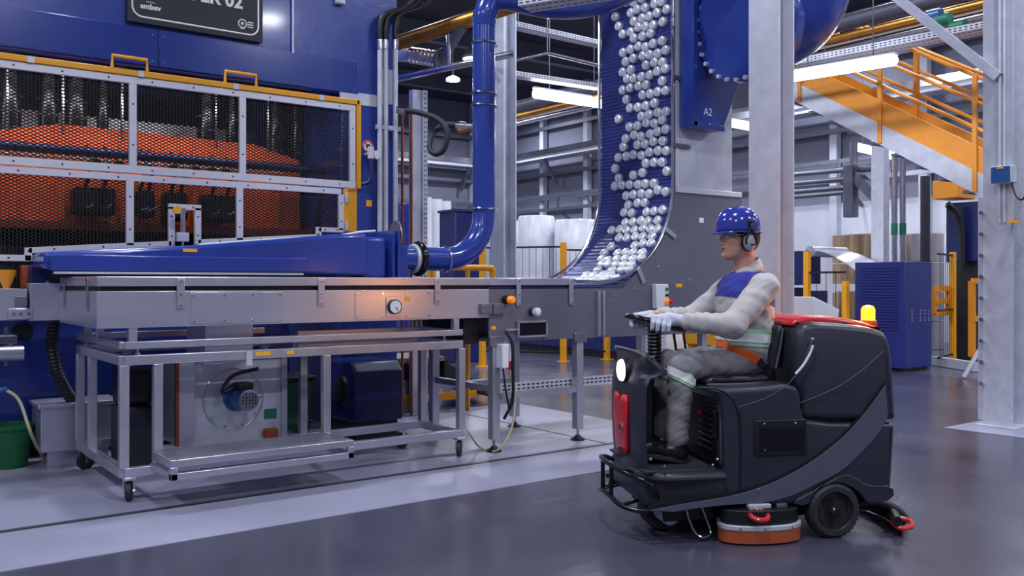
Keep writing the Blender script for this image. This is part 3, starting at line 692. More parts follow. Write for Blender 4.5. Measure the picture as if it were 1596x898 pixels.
for x in (3.57, 3.93):
    for z in (.22, .58): MB().lathe((x, 6.9, z), (0, -1, 0), [(.012, 0), (.008, .006)], 8).build('bolt', 'black', bb)
gb = thing('gearbox', 'dark gearbox with a white rating plate behind the frame legs', 'gearbox', (1.75, 6.85, 0))
bx((1.60, 6.62, 0), (1.82, 6.95, .48)).build('housing', 'dark_machine', gb, bevel=.02)
bx((1.60, 6.66, .48), (1.82, 6.92, .74)).build('motor', 'black', gb, bevel=.04, seg=3)
p = onY(262, 628, 6.6); bx((p.x-.05, 6.614, p.z-.03), (p.x+.05, 6.662, p.z+.04)).build('rating_plate', 'print_white', gb, False)
p = onY(252, 662, 6.6); bx((p.x-.02, 6.61, p.z-.012), (p.x+.02, 6.62, p.z+.012)).build('label_strip', 'label_yellow', gb, False)
tk = tag(bx((1.2, 7.25, .12), (1.72, 7.6, .46)).box((1.18, 7.23, .44), (1.74, 7.62, .47)).box((1.25, 7.3, 0), (1.67, 7.55, .12)).build('drip_tank', 'steel', bevel=.006), 'low stainless tank behind the left frame legs', 'tank')
# dark machinery below, behind the blower
un = thing('waste_bin', 'dark green wheeled bin standing below the press', 'bin', (3.05, 7.35, 0))
MB().prism([(2.86, .06), (3.24, .06), (3.28, .52), (2.82, .52)], lambda u, v, t: (u, t, v), 7.2, 7.55).build('body', 'green', un, bevel=.015)
bx((2.80, 7.17, .52), (3.30, 7.6, .56)).build('lid', 'black', un, bevel=.01)
for x in (2.9, 3.2): MB().cyl((x-.02, 7.5, .06), (x+.02, 7.5, .06), .06, 14).build('wheel', 'rubber', un)
# ================================================================== second section and cup elevator
el = thing('cup_elevator', 'dark steel elevator conveyor curving up with a blue cup belt', 'conveyor', (5.6, 6.35, 0))
CX, CZ, CRr = 5.32, 2.27, .94
BX = CX+CRr; ZT = 5.3
arc = [(CX+CRr*math.sin(a), CZ-CRr*math.cos(a)) for a in [math.pi/2*i/20 for i in range(21)]]
BY0, BY1 = 5.87, 6.85
# wave-ribbed belt material
bm_ = M['belt']; nt = bm_.node_tree
wv = nt.nodes.new('ShaderNodeTexWave'); wv.bands_direction = 'Z'; wv.inputs['Scale'].default_value = 9; wv.inputs['Distortion'].default_value = .4
tc = nt.nodes.new('ShaderNodeTexCoord'); nt.links.new(tc.outputs['Object'], wv.inputs['Vector'])
bp = nt.nodes.new('ShaderNodeBump'); bp.inputs['Strength'].default_value = .5; bp.inputs['Distance'].default_value = .01
nt.links.new(wv.outputs[0], bp.inputs['Height']); nt.links.new(bp.outputs[0], nt.nodes['Principled BSDF'].inputs['Normal'])
line = [(E1, CZ-CRr)]+arc+[(BX, ZT)]
outer = [(E1, CZ-CRr-.03)]+[(CX+(CRr+.03)*math.sin(math.pi/2*i/20), CZ-(CRr+.03)*math.cos(math.pi/2*i/20)) for i in range(21)]+[(BX+.03, ZT)]
MB().prism(line+outer[::-1], lambda u, v, t: (u, t, v), BY0, BY1).build('belt', 'belt', el, False)
plate = [(E1, .88), (7.22, .86), (7.22, 2.19), (BX+.01, 2.19)]+[(CX+(CRr+.005)*math.sin(a), CZ-(CRr+.005)*math.cos(a)) for a in [math.pi/2*i/20*.985 for i in range(19, -1, -1)]]
pl2 = [p for p in plate]
pl2 = [(E1, .88), (7.22, .86), (7.22, 2.19), (BX+.005, 2.19)]+[(x, min(z, 9)) for x, z in [(CX+(CRr+.005)*math.sin(math.pi/2*i/20), CZ-(CRr+.005)*math.cos(math.pi/2*i/20)) for i in range(18, 6, -1)]]+[(5.60, 1.295), (E1, 1.295)]
pl2 = [p for p in pl2 if True]
for y0, y1 in ((CY0, CY0+.015), (BY1+.002, BY1+.017)):
    MB().prism(pl2, lambda u, v, t: (u, t, v), y0, y1).build('side_plate', 'steel_dark', el, False)
bx((E1, CY0+.015, .88), (5.3, BY1, .90)).build('belly', 'steel_dark', el, False)
bx((E1, CY0-.005, 1.325), (5.05, CY0+.02, 1.385)).build('top_rail', 'steel_frame', el, bevel=.005)
bx((E1, CY1-.10, 1.325), (5.15, CY1-.05, 1.385)).build('top_rail', 'steel_frame', el, bevel=.005)
for y in (CY0+.005, BY1+.01):
    MB().tube([(x, y, z+.03) for x, z in [(5.0, CZ-CRr)]] + [(CX+(CRr-.02)*math.sin(math.pi/2*i/24), y, CZ-(CRr-.02)*math.cos(math.pi/2*i/24)) for i in range(25)]+[(BX-.02, y, ZT)], .014, 8).build('guide_rail', 'pipe_shiny', el)
# upright housing behind the belt
bx((BX+.03, CY0+.004, 2.23), (7.08, BY1, ZT)).build('upright_housing', 'galv', el, bevel=.004)
bx((BX+.02, CY0-.02, 2.185), (7.2, CY0+.015, 2.235)).build('ledge', 'white_frame', el, bevel=.004)
bx((BX+.012, CY0-.008, 2.235), (BX+.045, CY0+.006, ZT)).build('edge_strip', 'white_frame', el, False)
for z in (2.62, 3.25):
    b = bx((BX-.03, CY0-.018, z-.02), (BX+.20, CY0-.008, z+.02)).build('clip', 'galv_dark', el, bevel=.003)
    for x in (BX+.05, BX+.14): bolt(b, x, z, CY0-.018, .008)
for a in (30, 62):
    th = math.radians(a); x, z = CX+CRr*math.sin(th), CZ-CRr*math.cos(th)
    b = MB().bar((x-.03*math.sin(th), CY0-.012, z+.03*math.cos(th)), (x+.13*math.sin(th), CY0-.012, z-.13*math.cos(th)), .01, .045, (math.cos(th), 0, math.sin(th))).build('clip', 'steel', el, bevel=.003)
for (px, py) in ((1068, 309), (1130, 309), (1053, 368), (1026, 416), (1063, 437), (990, 450), (1075, 437), (960, 462), (905, 500), (895, 513), (955, 470)):
    p = onY(px, py, CY0); bolt(el, p.x, p.z, CY0, .011)
p = onY(1093, 343, CY0); bx((p.x-.03, CY0-.004, p.z-.025), (p.x+.03, CY0, p.z+.02)).build('paper_label', 'print_white', el, False)
p = onY(1058, 445, CY0); bx((p.x-.04, CY0-.004, p.z-.016), (p.x+.04, CY0, p.z+.016)).build('warning_label', 'label_yellow', el, False)
p = onY(769, 511, CY0); bx((p.x-.02, CY0-.004, p.z-.014), (p.x+.022, CY0, p.z+.014)).build('warning_label', 'label_yellow', el, False)
for px in (807, 889):
    x = onY(px, 460, CY0).x; b = bx((x-.022, CY0-.016, 1.16), (x+.022, CY0-.004, 1.378)).build('strap', 'steel_frame', el, bevel=.003)
    for z in (1.18, 1.25, 1.36): bolt(b, x, z, CY0-.016, .009)
for px in (931, 938):
    x = onY(px, 490, CY0).x; bx((x-.012, CY0-.035, .89), (x+.010, CY0, 1.275)).build('joint_flange', 'steel_frame', el, bevel=.003)
hz_ = onY(765, 482, CY0)
for x0, x1 in ((hz_.x-.11, hz_.x-.005), (hz_.x+.005, hz_.x+.11)):
    b = bx((x0, CY0-.03, hz_.z-.04), (x1, CY0, hz_.z+.045)).build('hinge_plate', 'steel_dark', el, bevel=.004)
    for x in (x0+.025, x1-.025):
        for z in (-.02, .02): bolt(b, x, hz_.z+z, CY0-.03, .009)
p = onY(790, 467, CY0)
kb = MB().lathe((p.x-.02, CY0, p.z), (.25, -1, 0), [(.035, 0), (.035, .04)], 18).build('signal_lamp', 'black', el)
MB().lathe((p.x-.01, CY0-.04, p.z), (.25, -1, 0), [(.028, 0), (.03, .02), (.026, .05), (.01, .055)], 18).build('amber_cap', 'amber_button', kb)
p = onY(831, 486, CY0)
kb = MB().lathe((p.x-.02, CY0, p.z), (.25, -1, 0), [(.036, 0), (.036, .03)], 18).build('push_knob', 'navy', el)
MB().lathe((p.x-.012, CY0-.03, p.z), (.25, -1, 0), [(.03, 0), (.036, .015), (.034, .045), (.02, .055)], 18).build('white_cap', 'white_plastic', kb)
p, q = onY(806, 502, CY0), onY(850, 523, CY0)
wn = bx((p.x, CY0-.012, q.z), (q.x, CY0, p.z)).build('sight_window', 'black_gloss', el, False)
for a, b in (((p.x-.012, p.z), (q.x+.012, p.z)), ((p.x-.012, q.z), (q.x+.012, q.z)), ((p.x, q.z), (p.x, p.z)), ((q.x, q.z), (q.x, p.z))):
    MB().bar((a[0], CY0-.014, a[1]), (b[0], CY0-.014, b[1]), .016, .018, (0, 1, 0)).build('window_frame', 'steel_frame', wn)
MB().cyl((p.x-.13, CY0-.02, (p.z+q.z)/2), (p.x, CY0-.02, (p.z+q.z)/2), .008, 8).build('latch_rod', 'pipe_shiny', el)
# legs with levelling feet
for x, y in ((4.22, 5.88), (5.10, 5.88), (4.22, 6.78), (5.10, 6.78), (6.75, 5.95), (6.75, 6.78)):
    l = bx((x-.035, y-.035, .10), (x+.035, y+.035, .88)).build('leg', 'steel_frame', el, bevel=.004)
    MB().cyl((x, y, .03), (x, y, .10), .012, 8).build('screw', 'pipe_shiny', l)
    MB().lathe((x, y, .004), (0, 0, 1), [(.062, 0), (.062, .012), (.03, .03), (.02, .045)], 20).build('foot', 'black', l)
    if y < 6 and x < 6: bx((x-.07, y-.045, .84), (x+.07, y-.03, .92)).build('bracket', 'steel_dark', l, bevel=.003)
for z, y in ((.5, 6.78), (.50, 5.88)):
    MB().bar((4.22, y, z-.06), (5.10, y, z-.06), .04, .05).build('cross_rail', 'steel_frame', el)
MB().bar((4.22, 5.88, .50), (4.22, 6.78, .50), .04, .05).build('cross_rail', 'steel_frame', el)
bx((3.97, CY0+.1, .86), (4.12, CY0+.6, 1.06)).build('motor_box', 'black', el, bevel=.01)
tr = thing('perforated_tray', 'perforated galvanised cable tray fixed low between the conveyor legs', 'cable tray', (5.4, 5.95, .45))
sl = bx((4.26, 5.93, .45), (6.7, 5.94, .53)).box((4.26, 5.94, .45), (6.7, 6.04, .456)).build('tray', 'galv', tr, False)
mb = MB()
for i in range(48):
    for z in (.472, .502): mb.box((4.29+i*.05, 5.9285, z), (4.32+i*.05, 5.9305, z+.012))
stuff(mb.build('slots', 'black', tr, False))
# switch box and cables on the first leg
sw = thing('switch_box', 'small white switch box with red plug on the conveyor leg', 'switch box', (4.27, 5.82, .6))
p = onY(784, 556, 5.80)
bx((p.x-.035, 5.76, p.z-.09), (p.x+.03, 5.845, p.z+.10)).build('box', 'white_plastic', sw, bevel=.008)
bx((p.x+.04, 5.77, p.z-.10), (p.x+.075, 5.83, p.z-.04)).build('red_plug', 'red', sw, bevel=.006)
bx((p.x+.035, 5.78, p.z-.04), (p.x+.07, 5.84, p.z+.10)).build('socket', 'white_plastic', sw, bevel=.006)
MB().tube(spline([(p.x+.02, 5.79, p.z+.2), (p.x+.06, 5.76, p.z+.1), (p.x+.06, 5.75, p.z-.1), (p.x+.07, 5.77, p.z-.35), (p.x+.04, 5.84, p.z-.5)], 8), .013, 8).build('conduit', 'black', sw)
MB().tube(spline([(p.x, 5.8, p.z-.09), (p.x+.01, 5.78, p.z-.25), (p.x+.06, 5.80, p.z-.42)], 8), .008, 8).build('cable', 'black', sw)
pts = [(p.x+.055, 5.79, p.z-.10), onY(802, 620, 5.78), onY(797, 668, 5.76), onZ(775, 702, .03), onZ(748, 697, .02), onY(732, 676, 5.84), onY(724, 660, 5.9)]
tag(MB().tube(spline(pts, 8), .009, 8).build('power_cable', 'beige_hose'), 'pale cable looping from the red plug down to the floor', 'cable')
# wall of controls on the elevator plate
cb = thing('control_box', 'white push-button box with orange stop knob on the elevator plate', 'control box', (onY(1031, 462, 5.83).x, 5.83, .0))
p, q = onY(1022, 443, 5.80), onY(1041, 481, 5.80)
bx((p.x, 5.79, q.z), (q.x, CY0, p.z)).build('box', 'white_plastic', cb, bevel=.008)
xx = q.x-.03
MB().lathe((xx, 5.79, p.z-.045), (0, -1, 0), [(.014, 0), (.014, .012)], 12).build('green_button', 'green_label', cb)
MB().lathe((xx, 5.79, p.z-.10), (0, -1, 0), [(.014, 0), (.014, .012)], 12).build('black_button', 'black', cb)
MB().lathe((xx, 5.79, p.z-.16), (.25, -1, 0), [(.028, 0), (.028, .02), (.02, .03)], 14).build('stop_ring', 'amber_button', cb)
MB().lathe((xx+.012, 5.765, p.z-.16), (.25, -1, 0), [(.014, 0), (.02, .02), (.02, .035)], 14).build('stop_button', 'red', cb)
MB().cyl((p.x+.06, 5.82, q.z-.03), (p.x+.06, 5.82, q.z), .014, 10).build('gland', 'black', cb)
# ------------------------------------------------------------------ aluminium cups on the belt
cupm = MB().lathe((0, 0, 0), (0, 0, 1), [(.044, 0), (.0455, .003), (.0455, .030), (.043, .038), (.036, .044), (.02, .046), (.0, .0465)], 18).build('drawn_cup', 'cup')
CUPL = 'small shiny aluminium cup riding up on the blue belt'
rnd = random.Random(5); cups = []
L_arc = CRr*math.pi/2
s = -.28; row = 0
while s < L_arc+2.05:
    for k in range(8):
        y = BY0+.065+k*.106+(.053 if row % 2 else 0)+rnd.uniform(-.012, .012)
        lim = .66 if s > L_arc*.55 else .62
        if y > BY0+lim+rnd.uniform(-.10, .12) and rnd.random() > .02: continue
        if rnd.random() < .11: continue
        ss = s+rnd.uniform(-.014, .014)
        if y > BY1-.06: continue
        cups.append((ss, y))
    s += .094; row += 1
for i, (s, y) in enumerate(cups):
    o = cupm if i == 0 else cupm.copy()
    if i: COL.objects.link(o)
    if s < 0: c = Vector((CX+s, y, CZ-CRr)); nrm = Vector((0, 0, 1))
    elif s < L_arc:
        a = s/CRr; c = Vector((CX+CRr*math.sin(a), y, CZ-CRr*math.cos(a))); nrm = Vector((-math.sin(a), 0, math.cos(a)))
    else: c = Vector((BX, y, CZ+s-L_arc)); nrm = Vector((-1, 0, 0))
    o.location = c+nrm*.0005; o.rotation_euler = Vector((0, 0, 1)).rotation_difference(nrm).to_euler()
    tag(o, CUPL, 'cup', 'aluminium cups on the elevator belt')
# ================================================================== overhead pipes, trays, hopper
def pipe(name, label, pts, r, m, cat='pipe', n=14): return tag(MB().tube(pts, r, n).build(name, m), label, cat)
pipe('overhead_pipe', 'thick brass-toned pipe rising to the right above the bellows', [W(618, 68, 9.4), W(720, 34, 9.2), W(835, -2, 9.0), W(960, -50, 8.8)], .075, 'brass')
t = thing('overhead_pipe', 'bright silver pipe with a short upright branch left of the blue riser pipe', 'pipe', W(680, 110, 9.3))
MB().tube([W(616, 123, 9.5), W(738, 97, 9.2), W(800, 84, 9.1)], .036, 14).build('run', 'pipe_shiny', t)
MB().tube([W(699, 104, 9.28), W(699, 40, 9.25)], .024, 12).build('branch', 'pipe_shiny', t)
be = thing('bellows_joint', 'ribbed steel bellows joint with flange under the brass-toned pipe', 'bellows', W(660, 90, 9.6))
a, b = W(640, 86, 9.7), W(688, 93, 9.4)
bp_ = [a.lerp(b, i/24) for i in range(25)]
MB().tube(bp_, [.085 if i % 3 else .062 for i in range(25)], 18).build('bellows', 'pipe_shiny', be)
MB().lathe(b, (b-a), [(.12, 0), (.12, .025)], 20).build('flange', 'galv_dark', be)
MB().tube([W(612, 88, 9.9), a], [.05, .075], 14).build('cone', 'white_plastic', be)
MB().tube([b, W(720, 40, 9.2)], .06, 12).build('stub', 'galv_dark', be)
# perforated trays
def ptray(label, p, q, w=.2, h=.07, m='galv'):
    p, q = Vector(p), Vector(q); t = thing('perforated_tray', label, 'cable tray', (p+q)/2)
    MB().bar(p, q, w, .006).build('tray', m, t, False)
    d = (q-p).normalized(); s = Vector((d.y, -d.x, 0)).normalized()
    for k in (-1, 1): MB().bar(p+s*(k*w/2)+Vector((0, 0, h/2)), q+s*(k*w/2)+Vector((0, 0, h/2)), .005, h).build('side_wall', m, t, False)
    mb = MB(); L = (q-p).length; n = int(L/.06)
    for i in range(n):
        c = p+d*(.03+i*.06)
        for k in (-1, 1):
            for z in (.018, .046): mb.bar(c+s*(k*(w/2+.003))+Vector((0, 0, z))-d*.018, c+s*(k*(w/2+.003))+Vector((0, 0, z))+d*.018, .002, .012)
            mb.bar(c+s*(k*w*.25)-Vector((0, 0, .004))-d*.018, c+s*(k*w*.25)-Vector((0, 0, .004))+d*.018, .018, .002)
    stuff(mb.build('slots', 'black', t, False))
    for u in (.15, .85): MB().cyl(p.lerp(q, u), p.lerp(q, u)+Vector((0, 0, RH-p.z)), .007, 6).build('hanger', 'galv_dark', t)
ptray('perforated cable tray crossing behind the blue riser pipe, the upper one', onY(778, 38, 11.0), onY(960, 78, 11.0))
ptray('perforated cable tray just above the tube lamp beside the blue riser pipe', onY(770, 115, 11.5), onY(960, 143, 11.5))
ptray('perforated cable tray turning over the blue header pipe at the top edge', W(818, 14, 7.7), W(985, -12, 7.2), .22)
ptray('long perforated cable tray above the tube lamp by the orange stair', onX(1236, 105, 10.2), onX(1640, 28, 10.2), .3)
fr = thing('sprinkler_pipe', 'thin silver pipe frame bending at a corner left of the cup belt', 'pipe', W(850, 82, 10.5))
c = onY(853, 82, 9.8)
MB().tube([W(740, 108, 11.6), c, onY(960, 108, 9.8)], .03, 10).build('pipe', 'pipe_shiny', fr)
MB().cyl(c, c+Vector((0, 0, RH-c.z)), .008, 6).build('hanger', 'galv_dark', fr)
p = onX(1400, 38, 10.6); pipe('overhead_pipe', 'long brass-toned pipe high above the stair', [(10.6, 1, p.z), (10.6, 16, p.z)], .06, 'brass')
p = onX(1400, 55, 10.9); pipe('overhead_pipe', 'long silver pipe next to the tray above the stair', [(10.9, 1, p.z), (10.9, 16, p.z)], .05, 'pipe_shiny')
p = onX(1400, 14, 11.3); pipe('overhead_pipe', 'dark insulated pipe, the topmost one above the stair', [(11.3, 1, p.z), (11.3, 16, p.z)], .11, 'galv_dark')
p = onX(1450, 30, 11.0); pipe('overhead_pipe', 'slim white pipe at the top right above the stair', [(11.1, 1, p.z), (11.1, 16, p.z)], .035, 'white_frame')
for px, m in ((1467, 'motor_blue'), (1481, 'green_label'), (1505, 'green_label')):
    p = onX(px, 22+(px-1467)*.45, 10.3); tag(MB().lathe(p, (0, 1, 0), [(.075, 0), (.075, .16)], 16).build('pipe_marker', m), {1467: 'blue marker band on the overhead pipes', 1481: 'green marker band next to the blue one overhead', 1505: 'green marker band nearest the right steel column'}[px], 'marker')
# black hose loop
hl = thing('hose_loop', 'black rubber hose hanging in a loop left of the blue riser pipe', 'hose', W(684, 215, 8.6))
pts = [W(628, 172, 8.4), W(655, 176, 8.4), W(682, 186, 8.35), W(697, 205, 8.3), W(692, 232, 8.3), W(679, 240, 8.35), W(670, 230, 8.4), W(675, 208, 8.45), W(692, 196, 8.5), W(712, 195, 8.5)]
MB().tube(spline(pts, 8), .027, 12).build('hose', 'rubber', hl)
for a, b in (((618, 171), (632, 173)), ((710, 195), (726, 196))): MB().cyl(W(*a, 8.4 if a[0] < 700 else 8.5), W(*b, 8.4 if a[0] < 700 else 8.5), .034, 12).build('coupling', 'pipe_shiny', hl)
MB().cyl(W(724, 196, 8.5), W(742, 197, 8.5), .02, 10).build('nipple', 'galv', hl)
# perforated strut post and rusty pipes right of the press
p = onY(650, 300, 8.2); sp = thing('strut_post', 'perforated galvanised strut post right of the press', 'post', (p.x, 8.2, 0))
bx((p.x-.075, 8.16, 0), (p.x+.03, 8.24, 3.35)).build('face', 'galv', sp, False); bx((p.x+.03, 8.13, 0), (p.x+.085, 8.27, 3.35)).build('perforated_face', 'galv', sp, False)
mb = MB()
for i in range(66):
    for dx in (.045, .066): mb.box((p.x+dx, 8.128, .05+i*.05), (p.x+dx+.008, 8.131, .08+i*.05))
stuff(mb.build('slots', 'black', sp, False))
for px, l in ((627, 'slim rusty pipe beside the press conduits'), (641, 'slim rusty pipe against the perforated strut post')):
    p = onY(px, 300, 8.0); tag(MB().cyl((p.x, 8.0, 0), (p.x, 8.0, 3.1), .014, 10).build('upright_pipe', 'copper'), l, 'pipe')
# blue hopper with round flange and elbow
ho = thing('chute_hopper', 'blue sheet metal hopper chute with bolted round flange and elbow, marked A2', 'hopper', (6.8, 5.6, 2.9))
HY0, HY1 = 5.70, 5.835
def hp2(px, py): p = onY(px, py, HY0); return (p.x, p.z)
poly = [hp2(1078, -60), hp2(1078, 196), hp2(1126, 205), hp2(1155, 126), hp2(1190, 60), hp2(1190, -60)]
MB().prism(poly, lambda u, v, t: (u, t, v), HY0, HY1).build('chute', 'blue', ho, bevel=.012)
bx((poly[1][0]-.01, HY0-.03, poly[1][1]), (poly[1][0]+.05, HY1, 4.4)).build('edge_flange', 'blue', ho, bevel=.004)
MB().bar((poly[1][0], HY0-.015, poly[1][1]+.02), (poly[2][0], HY0-.015, poly[2][1]+.02), .03, .05).build('lower_flange', 'blue', ho, bevel=.004)
ctr = W(1160, 30, 8.0); ax = (Vector((-CR[0], -CR[1], 0))*.85+Vector((-CF[0], -CF[1], 0))*.53).normalized()
MB().lathe(ctr, ax, [(.50, -.12), (.50, -.03), (.55, -.03), (.55, .03), (.44, .03)], 44).build('flange_drum', 'blue', ho)
u_ = ax.cross(Vector((0, 0, 1))).normalized(); w_ = ax.cross(u_)
for i in range(30):
    a = 2*math.pi*i/30; q = ctr+(u_*math.cos(a)+w_*math.sin(a))*.53
    MB().lathe(q, ax, [(.020, .03), (.020, .06)], 6).build('bolt', 'white_frame', ho)
MB().tube(spline([ctr-ax*.02, W(1185, 28, 8.15), W(1215, 15, 8.2), W(1235, -15, 8.2), W(1240, -90, 8.2), W(1240, -300, 8.2)], 6), .50, 36).build('elbow', 'blue', ho)
text_mesh('A2', .10, 'chalk_mark', 'print_white', ho, frame(None, (1, 0, 0), (0, 0, 1), (onY(1103, 180, HY0).x, HY0-.003, onY(1103, 180, HY0).z)), .001)
# ================================================================== orange stair
SXa, SXb = 11.9, 12.85
sA, sB = onX(1560, 322, SXa), onX(1240, 158, SXa)
sl_ = (sB.z-sA.z)/(sB.y-sA.y)
def sz(y): return sA.z+(y-sA.y)*sl_                    # underside of the stringers
yb, yt = sA.y-sA.z/sl_+.15, 9.3
stair = thing('stair', 'orange railed steel stair rising to the left with grey stringers', 'stair', ((SXa+SXb)/2, yb, 0))
for x in (SXa, SXb):
    MB().prism([(yb, max(0, sz(yb))), (yt, sz(yt)), (yt, sz(yt)+.30), (yb, max(0, sz(yb))+.30)], lambda u, v, t: (t, u, v), x-.025, x+.025).build('stringer', 'galv', stair, False)
    MB().prism([(yb+.2, sz(yb+.2)+.30), (yt, sz(yt)+.30), (yt, sz(yt)+.63), (yb+.2, sz(yb+.2)+.63)], lambda u, v, t: (t, u, v), x-.012, x+.012).build('side_panel', 'stair_orange', stair, False)
    for dz in (.85, 1.20, 1.53): MB().tube([(x, yb+.2, sz(yb+.2)+dz), (x, yt, sz(yt)+dz)], .026, 10).build('rail', 'stair_orange', stair)
    pb, pa = onX(1521, 300, SXa).y, onX(1373, 224, SXa).y
    for k in range(-2, 4):
        y = pb+(pa-pb)*k
        if yb+.2 < y < yt: bx((x-.045, y-.03, sz(y)+.02), (x-.005 if x == SXa else x+.03, y+.03, sz(y)+1.56)).build('baluster', 'stair_orange', stair, False)
nt_ = int((sz(yt)-.1)/.2)
for i in range(1, nt_):
    z = .2*i; y = yb+(z-max(0, sz(yb)))/sl_+.1; bx((SXa+.03, y, z+.12), (SXb-.03, y+.26, z+.16)).build('tread', 'galv_dark', stair, False)
for y in (4.3, 7.9):
    for i in range(6): pass
ld = thing('landing', 'grey steel landing at the head of the orange stair', 'platform', (12.6, 10.3, sz(yt)+.1))
bx((SXa-.1, yt, sz(yt)+.05), (13.6, yt+2.2, sz(yt)+.3)).build('deck', 'galv_dark', ld, False)
for x in (SXa, 13.5): bx((x-.06, yt+2.0, 0), (x+.06, yt+2.12, sz(yt)+.05)).build('leg', 'galv', ld, False)
# brace and fittings at the right column
b0, b1 = onX(1392, -8, 8.61), onX(1556, 120, 8.61)
tag(MB().bar(b0, b1, .05, .085).build('diagonal_brace', 'galv'), 'grey diagonal brace running up from the right steel column', 'brace')
p = onX(1546, 490, 8.8)
sr = thing('perforated_rail', 'perforated upright rail with clips left of the right column', 'rail', (8.75, 4.25, 0))
bx((8.70, 4.20, .05), (8.75, 4.255, 2.15)).build('rail', 'galv', sr, False)
for i in range(9): MB().cyl((8.69, 4.19, .4+i*.2), (8.62, 4.19, .4+i*.2), .02, 8).build('clip', 'pipe_shiny', sr)
for y in (4.02, 3.98): MB().cyl((8.63, y, 1.9), (8.63, y, 5.5), .013, 8).build('conduit', 'galv', c3)
q0, q1 = onX(1546, 260, 8.55), onX(1577, 284, 8.55)
bxx = thing('control_box', 'small blue and grey control box on the right steel column', 'control box', (8.6, (q0.y+q1.y)/2, q1.z))
bx((8.53, q1.y, q1.z), (8.65, q0.y, q0.z)).build('case', 'galv', bxx, bevel=.006)
bx((8.52, q1.y+.005, q1.z+.005), (8.53, q0.y-.005, q0.z-.01)).build('front', 'motor_blue', bxx, False)
bx((8.515, q1.y+.06, q0.z-.03), (8.52, q0.y-.06, q0.z-.015)).build('display', 'label_yellow', bxx, False)
MB().tube(spline([(8.6, q1.y+.02, q1.z), (8.58, q1.y-.02, q1.z-.12), (8.58, q1.y-.08, q1.z-.16), (8.6, q1.y-.12, q1.z-.05)], 6), .008, 8).build('cable', 'black', bxx)
p = onX(1580, 346, 8.6); tag(bx((8.55, p.y-.03, p.z-.012), (8.66, p.y+.03, p.z+.012)).build('label_plate', 'label_yellow'), 'small yellow label on the right steel column', 'label')
# ================================================================== things far behind, right side
cab = thing('cabinet', 'tall blue electrical cabinet with louvred side behind the scrubber', 'cabinet', (13.2, 7.8, 0))
bx((12.85, 7.37, .05), (13.62, 8.2, 1.66)).build('body', 'blue_dark', cab, bevel=.01)
bx((12.9, 7.42, 0), (13.57, 8.15, .06)).build('plinth', 'black', cab)
for i in range(22): bx((12.835, 7.47, .62+i*.045), (12.85, 8.1, .635+i*.045)).build('louvre', 'blue_dark', cab, False)
for px in (1421, 1434, 1441, 1447):
    p = onY(px, 492, 7.37)
    for dz in (.08, .03, -.03, -.07): bx((p.x-.012, 7.362, p.z+dz-.014), (p.x+.012, 7.37, p.z+dz+.012)).build('indicator', 'steel', cab, False)
def gpost(px, py0, py1, d, label, w=.08, m='yellow'):
    p = W(px, 440, d); z1 = W(px, py0, d).z
    return tag(bx((p.x-w/2, p.y-w/2, 0), (p.x+w/2, p.y+w/2, z1)).box((p.x-w, p.y-w, 0), (p.x+w, p.y+w, .015)).build('fence_post', m, smooth=False), label, 'post')
FP = [(1258, 392, 14.0, 'yellow fence post nearest the tall column behind the driver'), (1318, 438, 13.6, 'yellow fence post just left of the blue cabinet'),
      (1485, 393, 15.2, 'yellow fence post right of the blue cabinet'), (1507, 398, 16.0, 'yellow fence post second to the right of the blue cabinet'),
      (878, 378, 15.4, 'yellow fence post in front of the wrapped rolls'), (946, 440, 15.8, 'yellow fence post seen below the elevator'),
      (752, 372, 14.5, 'yellow fence post just left of the middle steel column'), (723, 370, 16.0, 'yellow fence post under the blue elbow'),
      (668, 420, 15.5, 'yellow fence post behind the perforated strut')]
for px, py, d, l in FP: gpost(px, py, 0, d, l)
def fence(label, a, b, z1):
    a, b = Vector(a), Vector(b); t = thing('wire_fence', label, 'fence', (a+b)/2)
    for z in (.15, z1*.5, z1): MB().bar(a+Vector((0, 0, z)), b+Vector((0, 0, z)), .03, .03).build('rail', 'black', t, False)
    mb = MB(); n = int((b-a).length/.12)
    for i in range(1, n): c = a.lerp(b, i/n); mb.bar(c+Vector((0, 0, .15)), c+Vector((0, 0, z1)), .006, .006)
    stuff(mb.build('wires', 'black', t, False))
g = lambda px, d: Vector((W(px, 440, d).x, W(px, 440, d).y, 0))
fence('black wire fence panel behind the blue elbow', g(723, 16.0), g(878, 15.4), 1.95)
fence('black wire fence panel between the wrapped rolls and the elevator', g(878, 15.4), g(946, 15.8), 1.9)
fence('black wire fence panel left of the blue cabinet', g(1258, 14.0), g(1318, 13.6), 1.5)
fence('black wire fence panel right of the blue cabinet', g(1485, 15.2), g(1462, 14.4), 1.8)
bm2 = thing('low_machine', 'long low blue machine housing seen under the elevator', 'machine', (11.25, 12, 0))
bx((11.0, 9.9, .12), (11.5, 16.5, 1.1)).build('housing', 'navy', bm2, bevel=.02); bx((11.05, 9.95, 0), (11.45, 16.4, .12)).build('plinth', 'black', bm2)
for y in (10.6, 12.2, 13.6): bx((10.97, y, .8), (11.0, y+.5, .98)).build('yellow_plate', 'yellow', bm2, False)
wb_ = tag(bx((8.3, 7.9, 0), (8.75, 8.3, .95)).box((8.27, 7.87, .95), (8.78, 8.33, 1.0)).build('pale_cabinet', 'white_plastic', bevel=.008), 'pale low cabinet behind the steering column', 'cabinet')
yb_ = thing('yellow_cart', 'yellow trolley body seen between steering wheel and knees', 'cart', (8.7, 7.3, 0))
bx((8.3, 7.0, .60), (9.1, 7.6, .77)).build('body', 'yellow', yb_, bevel=.01)
for x in (8.36, 9.04):
    for y in (7.06, 7.54): bx((x-.03, y-.03, 0), (x+.03, y+.03, .60)).build('leg', 'yellow', yb_, False)
